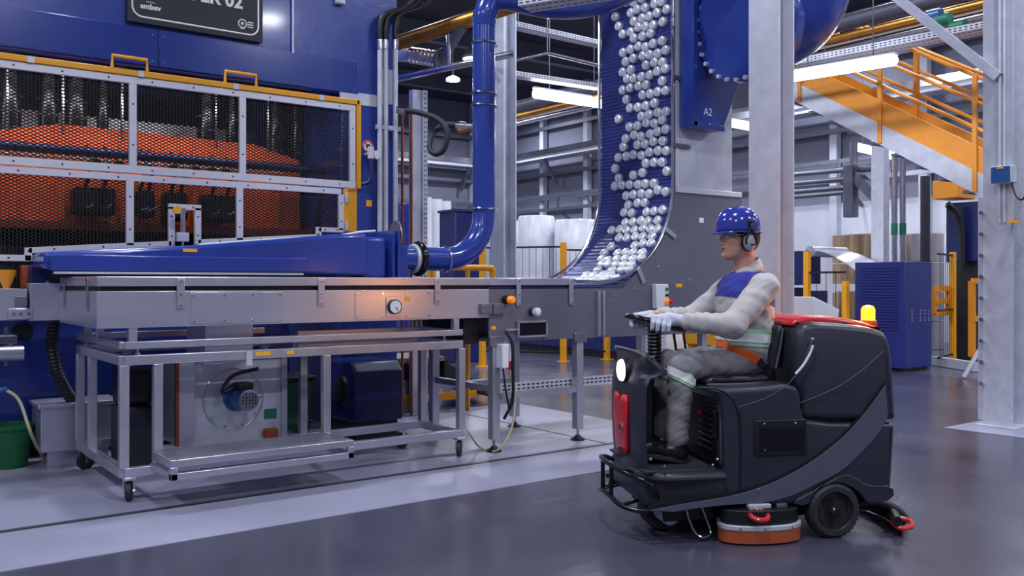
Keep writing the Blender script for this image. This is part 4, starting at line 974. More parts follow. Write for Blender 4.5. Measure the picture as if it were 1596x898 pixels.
def roll(label, px, d, py, r, m='wrap_white'):
    p = W(px, 440, d); z1 = W(px, py, d).z; t = thing('wrapped_roll', label, 'roll', (p.x, p.y, 0))
    bx((p.x-r, p.y-r, 0), (p.x+r, p.y+r, .14)).build('pallet', 'wood', t)
    MB().lathe((p.x, p.y, .14), (0, 0, 1), [(r*.97, 0), (r, .02), (r*.99, (z1-.14)*.48), (r*.95, (z1-.14)*.5), (r*.99, (z1-.14)*.52), (r*.98, z1-.2), (r*.9, z1-.14), (r*.3, z1-.13)], 26).build('wrapping', m, t)
roll('tall white film-wrapped stack right of the middle steel column', 836, 20.5, 337, .43); roll('white film-wrapped stack nearest the cup belt', 898, 20.0, 343, .49)
roll('white film-wrapped stack partly behind the middle steel column', 790, 21.5, 345, .41)
for i, (px, l) in enumerate(((664, 'white roll behind the perforated strut post, leftmost'), (680, 'white roll behind the strut post, middle one'), (694, 'white roll beside the dark blue cabinet'))):
    p = W(px, 440, 19+i*.4); z1 = W(px, 308+i*3, 19+i*.4).z; tag(MB().lathe((p.x, p.y, 0), (0, 0, 1), [(.13, 0), (.13, z1), (.05, z1), (.05, z1-.05)], 18).build('upright_roll', 'wrap_white'), l, 'roll')
p = W(716, 440, 15.5); dk = thing('cabinet', 'dark blue cabinet behind the blue elbow', 'cabinet', (p.x, p.y, 0))
bx((p.x-.25, p.y-.25, 0), (p.x+.25, p.y+.25, W(716, 332, 15.5).z)).build('body', 'navy', dk, bevel=.02); bx((p.x-.27, p.y-.27, W(716, 332, 15.5).z), (p.x+.27, p.y+.27, W(716, 332, 15.5).z+.04)).build('roof', 'navy', dk)
p = W(632, 440, 12); tag(bx((p.x-.13, p.y-.1, 0), (p.x+.13, p.y+.1, W(632, 318, 12).z)).box((p.x-.15, p.y-.12, 0), (p.x+.15, p.y+.12, .06)).build('blue_post', 'blue', bevel=.01), 'blue machine post right of the press conduits', 'post')
# yellow hand rail beyond the conveyor
yh = thing('hand_rail', 'yellow tube hand rail beyond the conveyor under the blue elbow', 'rail', (onY(730, 430, 7.9).x, 7.9, 0))
P0, P1 = onY(690, 417, 7.9), onY(768, 417, 7.9)
MB().tube(spline([(P0.x-.5, 7.9, P0.z), (P1.x-.1, 7.9, P0.z), (P1.x-.03, 7.9, P0.z-.01), (P1.x, 7.9, P0.z-.04), (P1.x, 7.9, P0.z-.15), (P1.x, 7.9, 0)], 6), .032, 12).build('rail', 'yellow', yh)
for px in (729, 676): x = onY(px, 430, 7.9).x; MB().cyl((x, 7.9, 0), (x, 7.9, P0.z), .026, 12).build('post', 'yellow', yh)
pal = thing('pallet_truck', 'low trolley with wooden deck and dark ramp beyond the conveyor legs', 'trolley', (4.9, 8.0, 0))
bx((4.45, 8.3, .50), (5.3, 9.0, .55)).build('deck', 'wood', pal); bx((4.5, 8.32, .32), (5.25, 8.98, .50)).build('frame', 'black', pal)
MB().prism([(5.3, .5), (5.95, .12), (5.95, .06), (5.3, .3)], lambda u, v, t: (u, t, v), 8.3, 9.0).build('ramp', 'dark_machine', pal)
for x in (4.55, 5.2):
    for y in (8.4, 8.9): bx((x-.03, y-.03, 0), (x+.03, y+.03, .32)).build('leg', 'black', pal)
bx((4.5, 8.27, .08), (5.7, 8.31, .16)).build('yellow_bar', 'yellow', pal)
# uncoiler with sheet, control desk
un = thing('uncoiler', 'blue uncoiler feeding a bright metal sheet, left of the blue cabinet', 'machine', (14.6, 10.2, 0))
bx((14.0, 10.2, 0), (15.1, 12.0, 1.25)).build('base', 'navy', un, bevel=.02)
hq = onX(1250, 400, 14.0); bx((13.95, hq.y-.12, 1.3), (14.4, hq.y+.25, 1.92)).build('head', 'navy', un, bevel=.02)
rows = []
for i in range(11):
    u = i/10; y = onX(1268, 400, 14.1).y-u*1.15; z = 1.93-.62*u**1.6
    rows += [(14.1, y, z), (15.1, y, z), (14.1, y, z-.012), (15.1, y, z-.012)]
fs = []
for i in range(10):
    a, b = i*4, i*4+4; fs += [(a, a+1, b+1, b), (a+2, b+2, b+3, a+3), (a, b, b+2, a+2), (a+1, a+3, b+3, b+1)]
MB().add(rows, fs).build('metal_sheet', 'sheet_metal', un)
MB().cyl((14.05, onX(1265, 400, 14.1).y, 1.9), (15.12, onX(1265, 400, 14.1).y, 1.9), .10, 18).build('top_roller', 'sheet_metal', un)
bx((14.05, hq.y-1.2, 1.2), (14.2, hq.y-.1, 1.32)).build('side_beam', 'white_frame', un)
ck = W(1266, 480, 11.0); cd = thing('control_desk', 'white slanted control desk behind the red scrubber lid', 'control desk', (ck.x, ck.y, 0))
MB().prism([(ck.x-.26, 1.18), (ck.x+.26, 1.02), (ck.x+.24, .92), (ck.x-.26, .92)], lambda u, v, t: (u, t, v), ck.y-.2, ck.y+.2).build('desk', 'white_plastic', cd, bevel=.008)
bx((ck.x-.2, ck.y-.15, 0), (ck.x+.1, ck.y+.15, .92)).build('pedestal', 'white_plastic', cd, bevel=.008)
for i in range(4): MB().lathe((ck.x-.15+i*.08, ck.y-.05, 1.15-i*.025), (.3, 0, 1), [(.022, 0), (.022, .02)], 10).build('button', ['steel', 'red', 'green_label', 'steel'][i], cd)
for px, d, py, r, m, l in ((1328, 18.5, 366, .38, 'coil_warm', 'warm-toned metal coil stack behind the bright sheet'), (1436, 18.5, 364, .42, 'coil_cool', 'pale metal coil stack behind the blue cabinet'), (1345, 19.5, 364, .3, 'coil_warm', 'metal coil stack touching the galvanised post behind the blue cabinet')):
    p = W(px, 440, d); z1 = W(px, py, d).z; t = thing('coil_stack', l, 'coil', (p.x, p.y, 0))
    for k in range(4): MB().lathe((p.x, p.y, z1*k/4), (0, 0, 1), [(r, .01), (r, z1/4-.02), (r*.4, z1/4-.02), (r*.4, .01)], 26).build('coil', m, t)
p = W(1372, 440, 16.6); hcol(p.x, p.y, 'galvanised post standing behind the blue cabinet', 4.6, .24, .2)
for px, l in ((1394, 'vertical steel pipe with green band, left one behind the cabinet'), (1407, 'vertical steel pipe with green band, right one behind the cabinet')):
    p = W(px, 440, 15.4); t = thing('upright_pipe', l, 'pipe', (p.x, p.y, 0))
    MB().cyl((p.x, p.y, 0), (p.x, p.y, 3.5), .05, 12).build('pipe', 'pipe_shiny', t); MB().cyl((p.x, p.y, 2.15), (p.x, p.y, 2.35), .055, 12).build('green_band', 'green_label', t)
p = W(1442, 440, 15.0); tag(MB().cyl((p.x, p.y, 0), (p.x, p.y, 3.1), .075, 14).lathe((p.x, p.y, 0), (0, 0, 1), [(.14, 0), (.14, .02)], 14).build('dark_post', 'dark_machine'), 'dark round post behind the blue cabinet', 'post')
p = W(1335, 440, 16.5); t = thing('bent_pipe', 'grey pipe bending at the wall below the stair lamp', 'pipe', (p.x, p.y, 2.6))
MB().tube(spline([W(1331, 222, 17), W(1331, 250, 17), W(1336, 262, 17), W(1365, 262, 17.3)], 6), .07, 12).build('pipe', 'galv_dark', t)
for py in (268, 282, 295, 303):
    a, b = W(1238, py+4, 19.5), W(1330, py-4, 17.5); tag(MB().tube([a, b], .05, 10).build('wall_pipe', 'galv_dark'), {268: 'topmost of four dark pipes right of the tall column', 282: 'second of four dark pipes right of the tall column', 295: 'third of four dark pipes right of the tall column', 303: 'lowest of four dark pipes right of the tall column'}[py], 'pipe')
tag(MB().bar(W(1330, 270, 17.5), W(1372, 312, 17.0), .2, .2).box(W(1326, 266, 17.5)-Vector((.1, .1, .9)), W(1326, 266, 17.5)+Vector((.1, .1, .1))).build('pipe_support', 'galv_dark'), 'dark pipe support with diagonal arm below the stair', 'support')
# palletiser tower
tw = thing('palletiser', 'blue and orange palletiser tower between the blue cabinet and the right column', 'machine', (15.4, 6.8, 0))
p = W(1516, 440, 16.0)
bx((p.x-.25, p.y-.35, 1.7), (p.x+.35, p.y+.35, 2.75)).build('tower', 'navy', tw, bevel=.02)
bx((p.x-.2, p.y-.3, 0), (p.x+.3, p.y+.3, 1.7)).build('mast', 'black', tw)
q = W(1482, 300, 16.0); bx((q.x-.25, q.y-.25, q.z-.12), (q.x+.35, q.y+.2, q.z+.2)).build('orange_head', 'stair_orange', tw, bevel=.01)
MB().tube(spline([W(1476, 318, 15.8), W(1490, 330, 15.8), W(1498, 350, 15.8), W(1500, 372, 15.8), W(1500, 420, 15.8)], 6), .06, 12).build('bent_tube', 'black', tw)
for (x0, y0, x1, y1) in ((1456, 450, 1480, 488), (1515, 438, 1545, 556)):
    for a, b in (((x0, y0), (x1, y0)), ((x0, y1), (x1, y1)), ((x0, y0), (x0, y1)), ((x1, y0), (x1, y1)), ((x0, (y0+y1)/2), (x1, (y0+y1)/2))):
        MB().bar(W(*a, 15.2), W(*b, 15.2), .09, .09).build('frame_bar', 'stair_orange', tw, False)
tag(MB().bar(onZ(1455, 562, .08), onZ(1522, 572, .08), .1, .14).build('kerb', 'galv'), 'low grey kerb bar right of the blue cabinet', 'kerb')
tag(MB().bar(onZ(1503, 587, .03), W(1530, 540, 12.6), .09, .05).build('leaning_bar', 'white_frame'), 'pale bar leaning up from the floor left of the right column', 'bar')
# ================================================================== ride-on scrubber dryer
# local frame: x to the rear (right in the photo), y away from the camera, z up
PSI = math.radians(10); A0, D0 = 1.238, 5.133; cP, sP = math.cos(PSI), math.sin(PSI)
def L(px, py, y):
    t = (px-798.0)/FPX
    x = (t*(D0+y*cP)-A0+y*sP)/(cP-t*sP)
    return Vector((x, y, CAMH-(py-HOR)/FPX*(D0+x*sP+y*cP)))
SLOC = (CF[0]*D0+CR[0]*A0, CF[1]*D0+CR[1]*A0, 0)
sc = thing('floor_scrubber', 'dark grey ride-on floor scrubber with red lid and orange beacon', 'scrubber', SLOC, YAW+PSI)
def chaikin(p, n=2, closed=True):
    for _ in range(n):
        q = []; m = len(p)
        rng = range(m) if closed else range(m-1)
        if not closed: q.append(p[0])
        for i in rng:
            a, b = p[i], p[(i+1) % m]
            q.append((a[0]*.75+b[0]*.25, a[1]*.75+b[1]*.25)); q.append((a[0]*.25+b[0]*.75, a[1]*.25+b[1]*.75))
        if not closed: q.append(p[-1])
        p = q
    return p
def inset(poly, d):
    n = len(poly); A = sum(poly[i][0]*poly[(i+1) % n][1]-poly[(i+1) % n][0]*poly[i][1] for i in range(n))
    sg_ = 1 if A > 0 else -1; out = []
    for i in range(n):
        a, b, c = Vector(poly[i-1]), Vector(poly[i]), Vector(poly[(i+1) % n])
        e1, e2 = (b-a), (c-b)
        if e1.length < 1e-9 or e2.length < 1e-9: out.append(tuple(b)); continue
        e1.normalize(); e2.normalize()
        n1, n2 = Vector((-e1.y, e1.x))*sg_, Vector((-e2.y, e2.x))*sg_
        m = n1+n2
        if m.length < 1e-6: m = n1
        m.normalize(); out.append(tuple(b+m*d/max(.5, m.dot(n1))))
    return out
def rprism(poly, y0, y1, r, k=5, yfn=None):
    """side outline extruded from y0 to y1 with rounded edges"""
    rings = []; mb = MB(); n = len(poly)
    for i in range(k+1):
        th = math.pi/2*i/k; rings.append((y0+r-r*math.sin(th), r*(1-math.cos(th))))
    sl = [(y, d) for y, d in rings[::-1]]+[(y1-(y-y0), d) for y, d in rings]
    vs = []
    for y, d in sl:
        for (x, z) in inset(poly, d): vs.append((x, y, z) if yfn is None else yfn(x, y, z))
    fs = []
    for j in range(len(sl)-1):
        for i in range(n): fs.append((j*n+i, j*n+(i+1) % n, (j+1)*n+(i+1) % n, (j+1)*n+i))
    fs.append(tuple(range(n))); fs.append(tuple((len(sl)-1)*n+i for i in range(n-1, -1, -1)))
    return mb.add(vs, fs)
def PX(pts, y): return [(L(a, b, y).x, L(a, b, y).z) for a, b in pts]
HW = .40
# ---- hull pieces
bx((-.50, -.28, .09), (.62, .28, .30)).build('chassis', 'body_black', sc, bevel=.01)
FLZ = .367
sill = rprism(chaikin([(-.635, .33), (-.63, FLZ-.01), (-.55, FLZ), (-.15, FLZ), (-.12, FLZ), (-.12, .18), (-.40, .178), (-.60, .18), (-.635, .22)], 2), -.39, .39, .035,
       yfn=lambda x, y, z: (x, y*(1 if x > -.48 else 1-.42*((-.48-x)/.16)**2), z)).build('platform_sill', 'body_dark', sc)
m0, m1 = L(1003, 726, -.3).x, L(1128, 726, -.3).x
fm = bx((m0, -.33, FLZ-.01), (m1+.03, .33, FLZ+.004)).build('floor_mat', 'rubber', sc, bevel=.003)
hull = PX([(1131, 737), (1129, 650), (1124, 620), (1108, 606), (1200, 603), (1226, 597), (1249, 606), (1251, 645), (1262, 659), (1385, 659), (1396, 660), (1396, 672), (1391, 755), (1389, 777), (1352, 784), (1340, 768), (1322, 756), (1302, 752), (1282, 757), (1266, 770), (1258, 789), (1134, 790)], -HW)
rprism(chaikin(hull, 1), -HW, HW, .03).build('lower_hull', 'body_dark', sc)
tank = PX([(1262, 655), (1254, 650), (1254, 640), (1254, 612), (1247, 598), (1247, 560), (1249, 530), (1254, 510), (1268, 502), (1305, 504), (1350, 508), (1376, 514), (1388, 521), (1392, 545), (1395, 600), (1398, 644), (1398, 655), (1385, 655)], -HW)
tankc = chaikin(tank, 1)
def tfn(x, y, z):
    s = max(0, (z-.88)/.3); f = max(0, (.34-x)/.15); return (x, y*(1-.16*s*s)*(1-.16*f*f), z)
rprism(tankc, -HW, HW, .035, yfn=tfn).build('recovery_tank', 'body_dark', sc)
bx((L(1262, 640, -HW).x, -.36, L(1300, 668, -HW).z), (L(1385, 640, -HW).x, .36, L(1300, 640, -HW).z)).build('tank_seam', 'black', sc)
bx((L(1195, 640, -.3).x+.06, -.28, L(1200, 640, -.3).z), (L(1300, 640, -.3).x, .28, L(1240, 575, -.3).z)).build('seat_support', 'black', sc)
# red lid with hand recess
lid = PX([(1230, 509), (1238, 496), (1268, 491), (1312, 495), (1350, 503), (1374, 512), (1374, 518), (1340, 516), (1300, 512), (1250, 510)], -.28)
ld_ = rprism(chaikin(lid, 2), -.29, .29, .025).build('tank_lid', 'red', sc)
p = L(1306, 503, -.285); bx((p.x-.07, -.296, p.z-.018), (p.x+.05, -.27, p.z+.004)).build('hand_recess', 'body_black', ld_, bevel=.004)
# seams and style lines on both sides
def side_strip(pts, w, m, name, y=-HW, dep=.006, only=False):
    P = PX(pts, y); P3 = spline([(a, y, b) for a, b in P], 6)
    for s in ((1,) if only else (1, -1)):
        MB().tube([(q.x, q.y*s, q.z) for q in P3], w, 6).build(name, m, sc)
side_strip([(1153, 640), (1154, 700), (1153, 786)], .006, 'black', 'seam')
side_strip([(1085, 604), (1120, 607), (1140, 620), (1150, 645), (1153, 680)], .006, 'black', 'seam')
side_strip([(1152, 634), (1190, 622), (1220, 605), (1236, 590), (1250, 570), (1262, 540), (1267, 526)], .0022, 'body_mid', 'style_line')
side_strip([(1154, 652), (1200, 641), (1252, 626), (1300, 606), (1340, 580), (1376, 548)], .0022, 'body_mid', 'style_line', -.396)
p3 = spline([(L(a, b, -.395).x, -.402, L(a, b, -.395).z) for a, b in ((1239, 583), (1251, 569), (1261, 552), (1266, 538))], 6)
MB().tube(p3, .007, 8).build('highlight_strip', 'white_plastic', sc)  # bright highlight on the tank side, modelled as a white strip
MB().sphere(L(1266, 529, -.392), .011).build('hinge_cap', 'pipe_shiny', sc)
topc = [(1012, 796), (1060, 786), (1110, 779), (1160, 769), (1220, 747), (1275, 714), (1320, 677), (1352, 640), (1380, 600)]
botc = [(1384, 648), (1372, 674), (1340, 708), (1312, 735), (1270, 756), (1228, 776), (1190, 784), (1150, 786), (1100, 790), (1050, 798)]
def smooth_open(p): return chaikin(p, 2, False)
for s in (-1, 1):
    st_ = PX(smooth_open(topc)+smooth_open(botc), -HW-.004)
    MB().prism(st_, lambda u, v, t: (u, t*s, v), HW-.012, HW+.006).build('side_stripe', 'body_mid', sc, bevel=.002)
    gr_ = PX(smooth_open([(a, b-6) for a, b in topc])+smooth_open([(a, b) for a, b in topc[::-1]]), -HW-.004)
    MB().prism(gr_, lambda u, v, t: (u, t*s, v), HW-.012, HW+.002).build('stripe_groove', 'black', sc, False)
    fen = PX(chaikin([(1230, 784), (1272, 762), (1313, 738), (1328, 741), (1350, 757), (1391, 756), (1392, 778), (1352, 786), (1340, 768), (1322, 756), (1302, 751), (1282, 756), (1266, 770), (1258, 789)], 1), -HW)
    MB().prism(fen, lambda u, v, t: (u, t*s, v), HW-.01, HW+.012).build('wheel_fender', 'body_dark', sc, bevel=.004)
# access panel with screws
a, b = L(1175, 655, -HW), L(1256, 708, -HW)
ap = bx((a.x, -HW-.012, b.z), (b.x, -HW+.01, a.z)).build('access_panel', 'body_black', sc, bevel=.006)
c, d = L(1182, 668, -HW), L(1252, 702, -HW); bx((c.x, -HW-.014, d.z), (d.x, -HW-.006, c.z)).build('panel_window', 'black_gloss', ap)
for q in ((1191, 661), (1240, 660), (1192, 702)): MB().sphere(L(*q, -HW-.014), .006, 8, 6).build('screw', 'pipe_shiny', ap)
for q in ((1182, 763), (1118, 716), (1014, 716), (1036, 727), (1111, 725)): MB().sphere(L(*q, -HW-.005 if q[0] == 1182 else -.375), .009, 8, 6).build('screw', 'pipe_shiny', sc)
# vent module on the front of the seat base
vx_ = L(1127, 660, -HW).x-.012; z0, z1 = L(1100, 718, -.2).z, L(1100, 612, -.2).z
vp = bx((vx_, -.36, z0), (vx_+.04, .36, z1)).build('vent_panel', 'black', sc, bevel=.02)
for i in range(7):
    z = z0+.07+i*.032; bx((vx_-.012, -.30, z), (vx_+.005, -.10, z+.012)).build('vent_slat', 'body_black', vp, bevel=.003)
for i in range(3): z = z1-.04-i*.022; bx((vx_-.012, -.34, z), (vx_+.005, -.22, z+.008)).build('vent_slat', 'body_black', vp, bevel=.002)
MB().lathe((vx_, -.12, z1-.12), (-1, 0, 0), [(.02, 0), (.02, .012)], 14).build('red_switch', 'red', vp)
bx((vx_-.016, -.36, z1-.22), (vx_, -.32, z1-.08)).build('latch', 'black_gloss', vp, bevel=.006)
# ---- front cowl, lofted level by level
LV = [(.985, -.610, -.598), (.955, -.622, -.560), (.915, -.632, -.515), (.885, -.637, -.478), (.862, -.640, -.476), (.845, -.642, -.575), (.80, -.645, -.592), (.70, -.647, -.598), (.60, -.647, -.598), (.50, -.643, -.595), (.42, -.637, -.590), (.34, -.627, -.58), (.26, -.612, -.56)]
CW = .29
def cowl_x(z, y):
    zs = [l[0] for l in LV][::-1]; xf = np.interp(z, zs, [l[1] for l in LV][::-1]); xr = np.interp(z, zs, [l[2] for l in LV][::-1])
    u = min(1, abs(y)/CW); return float(xf+(min(xr-xf, .13))*(1-math.sqrt(max(0, 1-u**2.6))))
ys = [CW*math.sin(math.pi/2*k/9) for k in range(-9, 10)]
vs = []; nn = len(ys)
for (z, xf, xr) in LV:
    for y in ys: vs.append((cowl_x(z, y), y, z-.03*(abs(y)/CW)**3 if z > .9 else z))
    for y in ys[::-1]: vs.append((xr, y*.97, z if z < .9 else z))
fs = []; m_ = nn*2
for j in range(len(LV)-1):
    for i in range(m_): fs.append((j*m_+i, j*m_+(i+1) % m_, (j+1)*m_+(i+1) % m_, (j+1)*m_+i))
fs.append(tuple(range(m_))); fs.append(tuple((len(LV)-1)*m_+i for i in range(m_-1, -1, -1)))
cw = MB().add(vs, fs).build('front_cowl', 'body_dark', sc)
bx((-.60, -.075, FLZ), (-.475, .075, .87)).build('steering_pedestal', 'black', cw, bevel=.02)
bx((-.597, -.27, FLZ), (-.590, .27, .85)).build('inner_panel', 'black', cw)
bx((-.61, .235, FLZ), (-.33, .275, .80)).build('inner_wall', 'black', cw, bevel=.01)
MB().tube(spline([(cowl_x(.95, y), y, .985-.03*(abs(y)/CW)**3) for y in ys[::2]], 3), .006, 6).build('edge_line', 'body_mid', cw)
# red front badge with round lock
vs = []; fs = []; zz = [.74, .70, .64, .58, .52, .46, .42]; ww = [.10, .115, .115, .11, .105, .10, .09]
for z, w in zip(zz, ww):
    for k in range(7): y = -.02+w*(k/3-1); dz = -.05*max(0, 1-abs(k-3)/1.2) if z == .74 else 0; vs.append((cowl_x(z, y)-.008, y, z+dz))
for j in range(len(zz)-1):
    for i in range(6): fs.append((j*7+i, j*7+i+1, (j+1)*7+i+1, (j+1)*7+i))
rb = MB().add(vs, fs).build('front_badge', 'red', cw)
md = rb.modifiers.new('thick', 'SOLIDIFY'); md.thickness = .014; md.offset = 0
MB().lathe((cowl_x(.56, -.05)-.012, -.05, .555), (-1, 0, 0), [(.026, 0), (.026, .008), (.018, .01)], 18).build('lock', 'pipe_shiny', rb)
MB().lathe((cowl_x(.56, -.05)-.021, -.05, .555), (-1, 0, 0), [(.018, 0), (.015, .003)], 14).build('lock_core', 'black', rb)
hl_ = L(966, 577, -.06); hx = cowl_x(hl_.z, -.06)
MB().lathe((hx+.03, -.06, hl_.z), (-1, 0, 0), [(.066, 0), (.066, .045), (.06, .05)], 26).build('headlight_bezel', 'body_black', cw)
MB().lathe((hx-.018, -.06, hl_.z), (-1, -.05, 0), [(.060, 0), (.056, .014), (.03, .024), (.0, .027)], 26).build('headlight', 'headlight', cw)
# bumper hoop
bt = [L(1024, 775, -.33), L(1018, 760, -.335), L(1000, 748, -.31), L(972, 736, -.22), L(950, 723, -.06)]
bb_ = [L(1024, 775, -.33), L(1018, 792, -.335), L(998, 797, -.31), L(968, 788, -.2), L(950, 772, -.06)]
def mir(p): return Vector((p[0], -p[1], p[2]))
top_ = spline(bt+[mir(p) for p in bt[::-1]], 6); bot_ = spline(bb_+[mir(p) for p in bb_[::-1]], 6)
bu = MB().tube(top_, .0135, 10).tube(bot_, .0135, 10).build('bumper_hoop', 'black_gloss', sc)
for y in (-.08, .08):
    a = min(top_, key=lambda q: abs(q.y-y)); b = min(bot_, key=lambda q: abs(q.y-y)); MB().cyl(a, b, .012, 10).build('hoop_link', 'black_gloss', bu)
for y in (-.2, .2):
    a = min(bot_, key=lambda q: abs(q.y-y)); MB().tube([a, (a.x+.14, y*.9, a.z+.03)], .011, 8).build('hoop_stay', 'black_gloss', bu)
    a = min(top_, key=lambda q: abs(q.y-y)); MB().tube([a, (a.x+.09, y*.9, a.z-.02)], .011, 8).build('hoop_stay', 'black_gloss', bu)
# ---- wheels
def wheel(x, y0, y1, r, name):
    w = MB().lathe((x, y0, r), (0, 1, 0), [(r*.70, .012), (r*.72, .0), (r*.90, 0), (r, .018), (r, (y1-y0)-.018), (r*.90, y1-y0), (r*.72, y1-y0), (r*.70, (y1-y0)-.012)], 44).build(name, 'rubber', sc)
    s = -1 if y0 < 0 else 1; yo = y0 if y0 < 0 else y1
    MB().lathe((x, yo-s*.012, r), (0, s, 0), [(r*.71, 0), (r*.70, .004), (r*.62, -.012), (r*.25, -.012), (r*.2, .012), (r*.08, .016)], 34).build('wheel_disc', 'black', w)
    MB().sphere((x-.012, yo-s*.0, r+.012), .010, 8, 6).build('axle_cap', 'pipe_shiny', w)
    for k in range(34):
        a = 2*math.pi*k/34
        MB().bar((x+r*.985*math.cos(a), y0+.012, r+r*.985*math.sin(a)), (x+r*.985*math.cos(a), y1-.012, r+r*.985*math.sin(a)), .010, .008, (math.cos(a), 0, math.sin(a))).build('tread_block', 'rubber', w, False)
wx = L(1302, 796, -.42).x
wheel(wx, -.425, -.335, .143, 'rear_wheel'); wheel(wx, .335, .425, .143, 'rear_wheel')
fx = L(1040, 800, -.1).x
fw = MB().lathe((fx-.02, -.13, .125), (0, 1, 0), [(.09, 0), (.115, 0), (.125, .015), (.125, .115), (.115, .13), (.09, .13)], 36).build('front_wheel', 'rubber', sc)
MB().lathe((L(1046, 803, -.27).x, -.07, .115), (0, -1, 0), [(.05, 0), (.05, .19), (.042, .20), (.012, .20), (.01, .185)], 26).build('drive_hub', 'galv', fw)
bx((fx-.06, -.05, .2), (fx+.08, .12, .32)).build('fork', 'body_black', fw)
hp_ = [L(1069, 792, -.30), L(1072, 803, -.31), L(1082, 828, -.33), L(1094, 838, -.34), L(1106, 834, -.34), L(1107, 826, -.33), L(1100, 806, -.31), L(1094, 790, -.30)]
MB().tube(spline(hp_, 6), .006, 8).build('wire_loop', 'pipe_shiny', sc)
# ---- brush deck
xl, xr_ = L(1117, 820, -.40).x, L(1250, 820, -.40).x
plan = [(xl+.18, -.02), (xl+.07, -.25), (xl+.02, -.36), (xl+.04, -.43), (xl+.14, -.475), ((xl+xr_)/2, -.488), (xr_-.10, -.478), (xr_-.01, -.42), (xr_, -.34), (xr_+.01, -.10)]
plan = chaikin(plan, 2, False)
def deckring(z0, z1, off, name, m):
    full = [(x, y) for x, y in plan]+[(x, -y) for x, y in plan[::-1]]
    full = inset(full, -off)
    return MB().prism(full, lambda u, v, t: (u, v, t), z0, z1).build(name, m, sc, bevel=.003)
deckring(.10, .175, -.012, 'deck_body', 'black'); deckring(.075, .10, .004, 'deck_band', 'galv'); deckring(.008, .078, 0, 'deck_skirt', 'skirt_orange')
for k in (6, 11, 16, 21, 26): x, y = plan[k % len(plan)]; MB().sphere((x, y-.004, .087), .006, 8, 6).build('screw', 'steel_dark', sc)
MB().lathe((L(1165, 775, -.3).x, -.30, .17), (0, 0, 1), [(.09, 0), (.09, .05), (.05, .07)], 22).build('brush_motor', 'dark_machine', sc)
a, b = L(1167, 787, -.42), L(1201, 792, -.42); bx((a.x, -.43, b.z), (b.x, -.36, a.z)).build('deck_bracket', 'galv', sc, bevel=.004)
a, b = L(1210, 785, -.40), L(1226, 794, -.40); bx((a.x, -.41, b.z), (b.x, -.36, a.z)).build('deck_bracket', 'galv_dark', sc, bevel=.004)
k = L(1181, 802, -.45); kn = MB().torus((k.x, -.465, k.z), (0, -.35, 1), .046, .013, 26, 8).build('red_knob', 'red', sc)
MB().cyl((k.x, -.44, k.z-.02), (k.x, -.44, k.z+.03), .008, 8).build('knob_stem', 'galv', kn)
# ---- squeegee
arm = spline([L(1330, 786, -.25), L(1365, 784, -.25), L(1392, 796, -.25), L(1408, 812, -.25)], 6)
MB().tube(arm, .04, 10).build('squeegee_arm', 'black', sc)
sqx = L(1408, 825, -.42).x; rows = []
for i in range(17):
    u = i/8-1; y = .46*u; x = sqx+.05-.13*u*u+.02
    rows.append((x, y))
sq = MB().tube([(x, y, .085) for x, y in rows], .026, 10).build('squeegee_bar', 'black', sc)
vs = []; fs = []
for x, y in rows: vs += [(x+.02, y, .085), (x+.035, y, .006)]
for i in range(16): fs.append((2*i, 2*i+1, 2*i+3, 2*i+2))
bl_ = MB().add(vs, fs).build('squeegee_blade', 'orange_dark', sq); md = bl_.modifiers.new('thick', 'SOLIDIFY'); md.thickness = .008
k = L(1402, 814, -.40); kn = MB().torus((k.x, k.y-.03, k.z), (-.15, -.3, 1), .046, .013, 26, 8).build('red_knob', 'red', sc)
MB().cyl((k.x, k.y, k.z-.05), (k.x, k.y, k.z+.01), .014, 10).build('knob_stem', 'black', kn)
MB().tube(spline([L(1345, 780, .1), L(1375, 785, .05), L(1400, 800, 0), L(1415, 815, 0)], 6), .03, 10).build('suction_hose', 'black', sc)
# ---- seat
zs_ = L(1150, 585, -.22).z; sx0, sx1 = L(1097, 590, -.22).x, L(1208, 590, -.22).x
seat = rprism(chaikin([(sx0, zs_-.055), (sx0+.02, zs_-.01), (sx0+.08, zs_), (sx1-.1, zs_-.006), (sx1, zs_+.02), (sx1+.05, zs_-.055)], 2), -.235, .235, .03).build('seat_cushion', 'vinyl', sc)
MB().tube(spline([(sx0+.01, -.238, zs_-.045), (sx0+.2, -.24, zs_-.045), (sx1-.02, -.24, zs_-.035), (sx1+.03, -.238, zs_)], 6), .006, 8).build('seat_piping', 'galv_dark', seat)
bk_ = PX([(1194, 594), (1200, 560), (1206, 530), (1211, 510), (1219, 506), (1226, 514), (1222, 545), (1216, 598)], -.22)
sbk = rprism(chaikin(bk_, 2), -.225, .225, .03).build('seat_back', 'vinyl', sc)
side_strip([(1206, 590), (1212, 560), (1217, 535), (1220, 512)], .006, 'galv_dark', 'back_piping', -.228)
MB().sphere(L(1208, 592, -.245), .013).build('belt_anchor', 'pipe_shiny', sc)
bx((L(1110, 600, -.2).x, -.2, zs_-.09), (sx1, .2, zs_-.05)).build('seat_plate', 'black', sc)
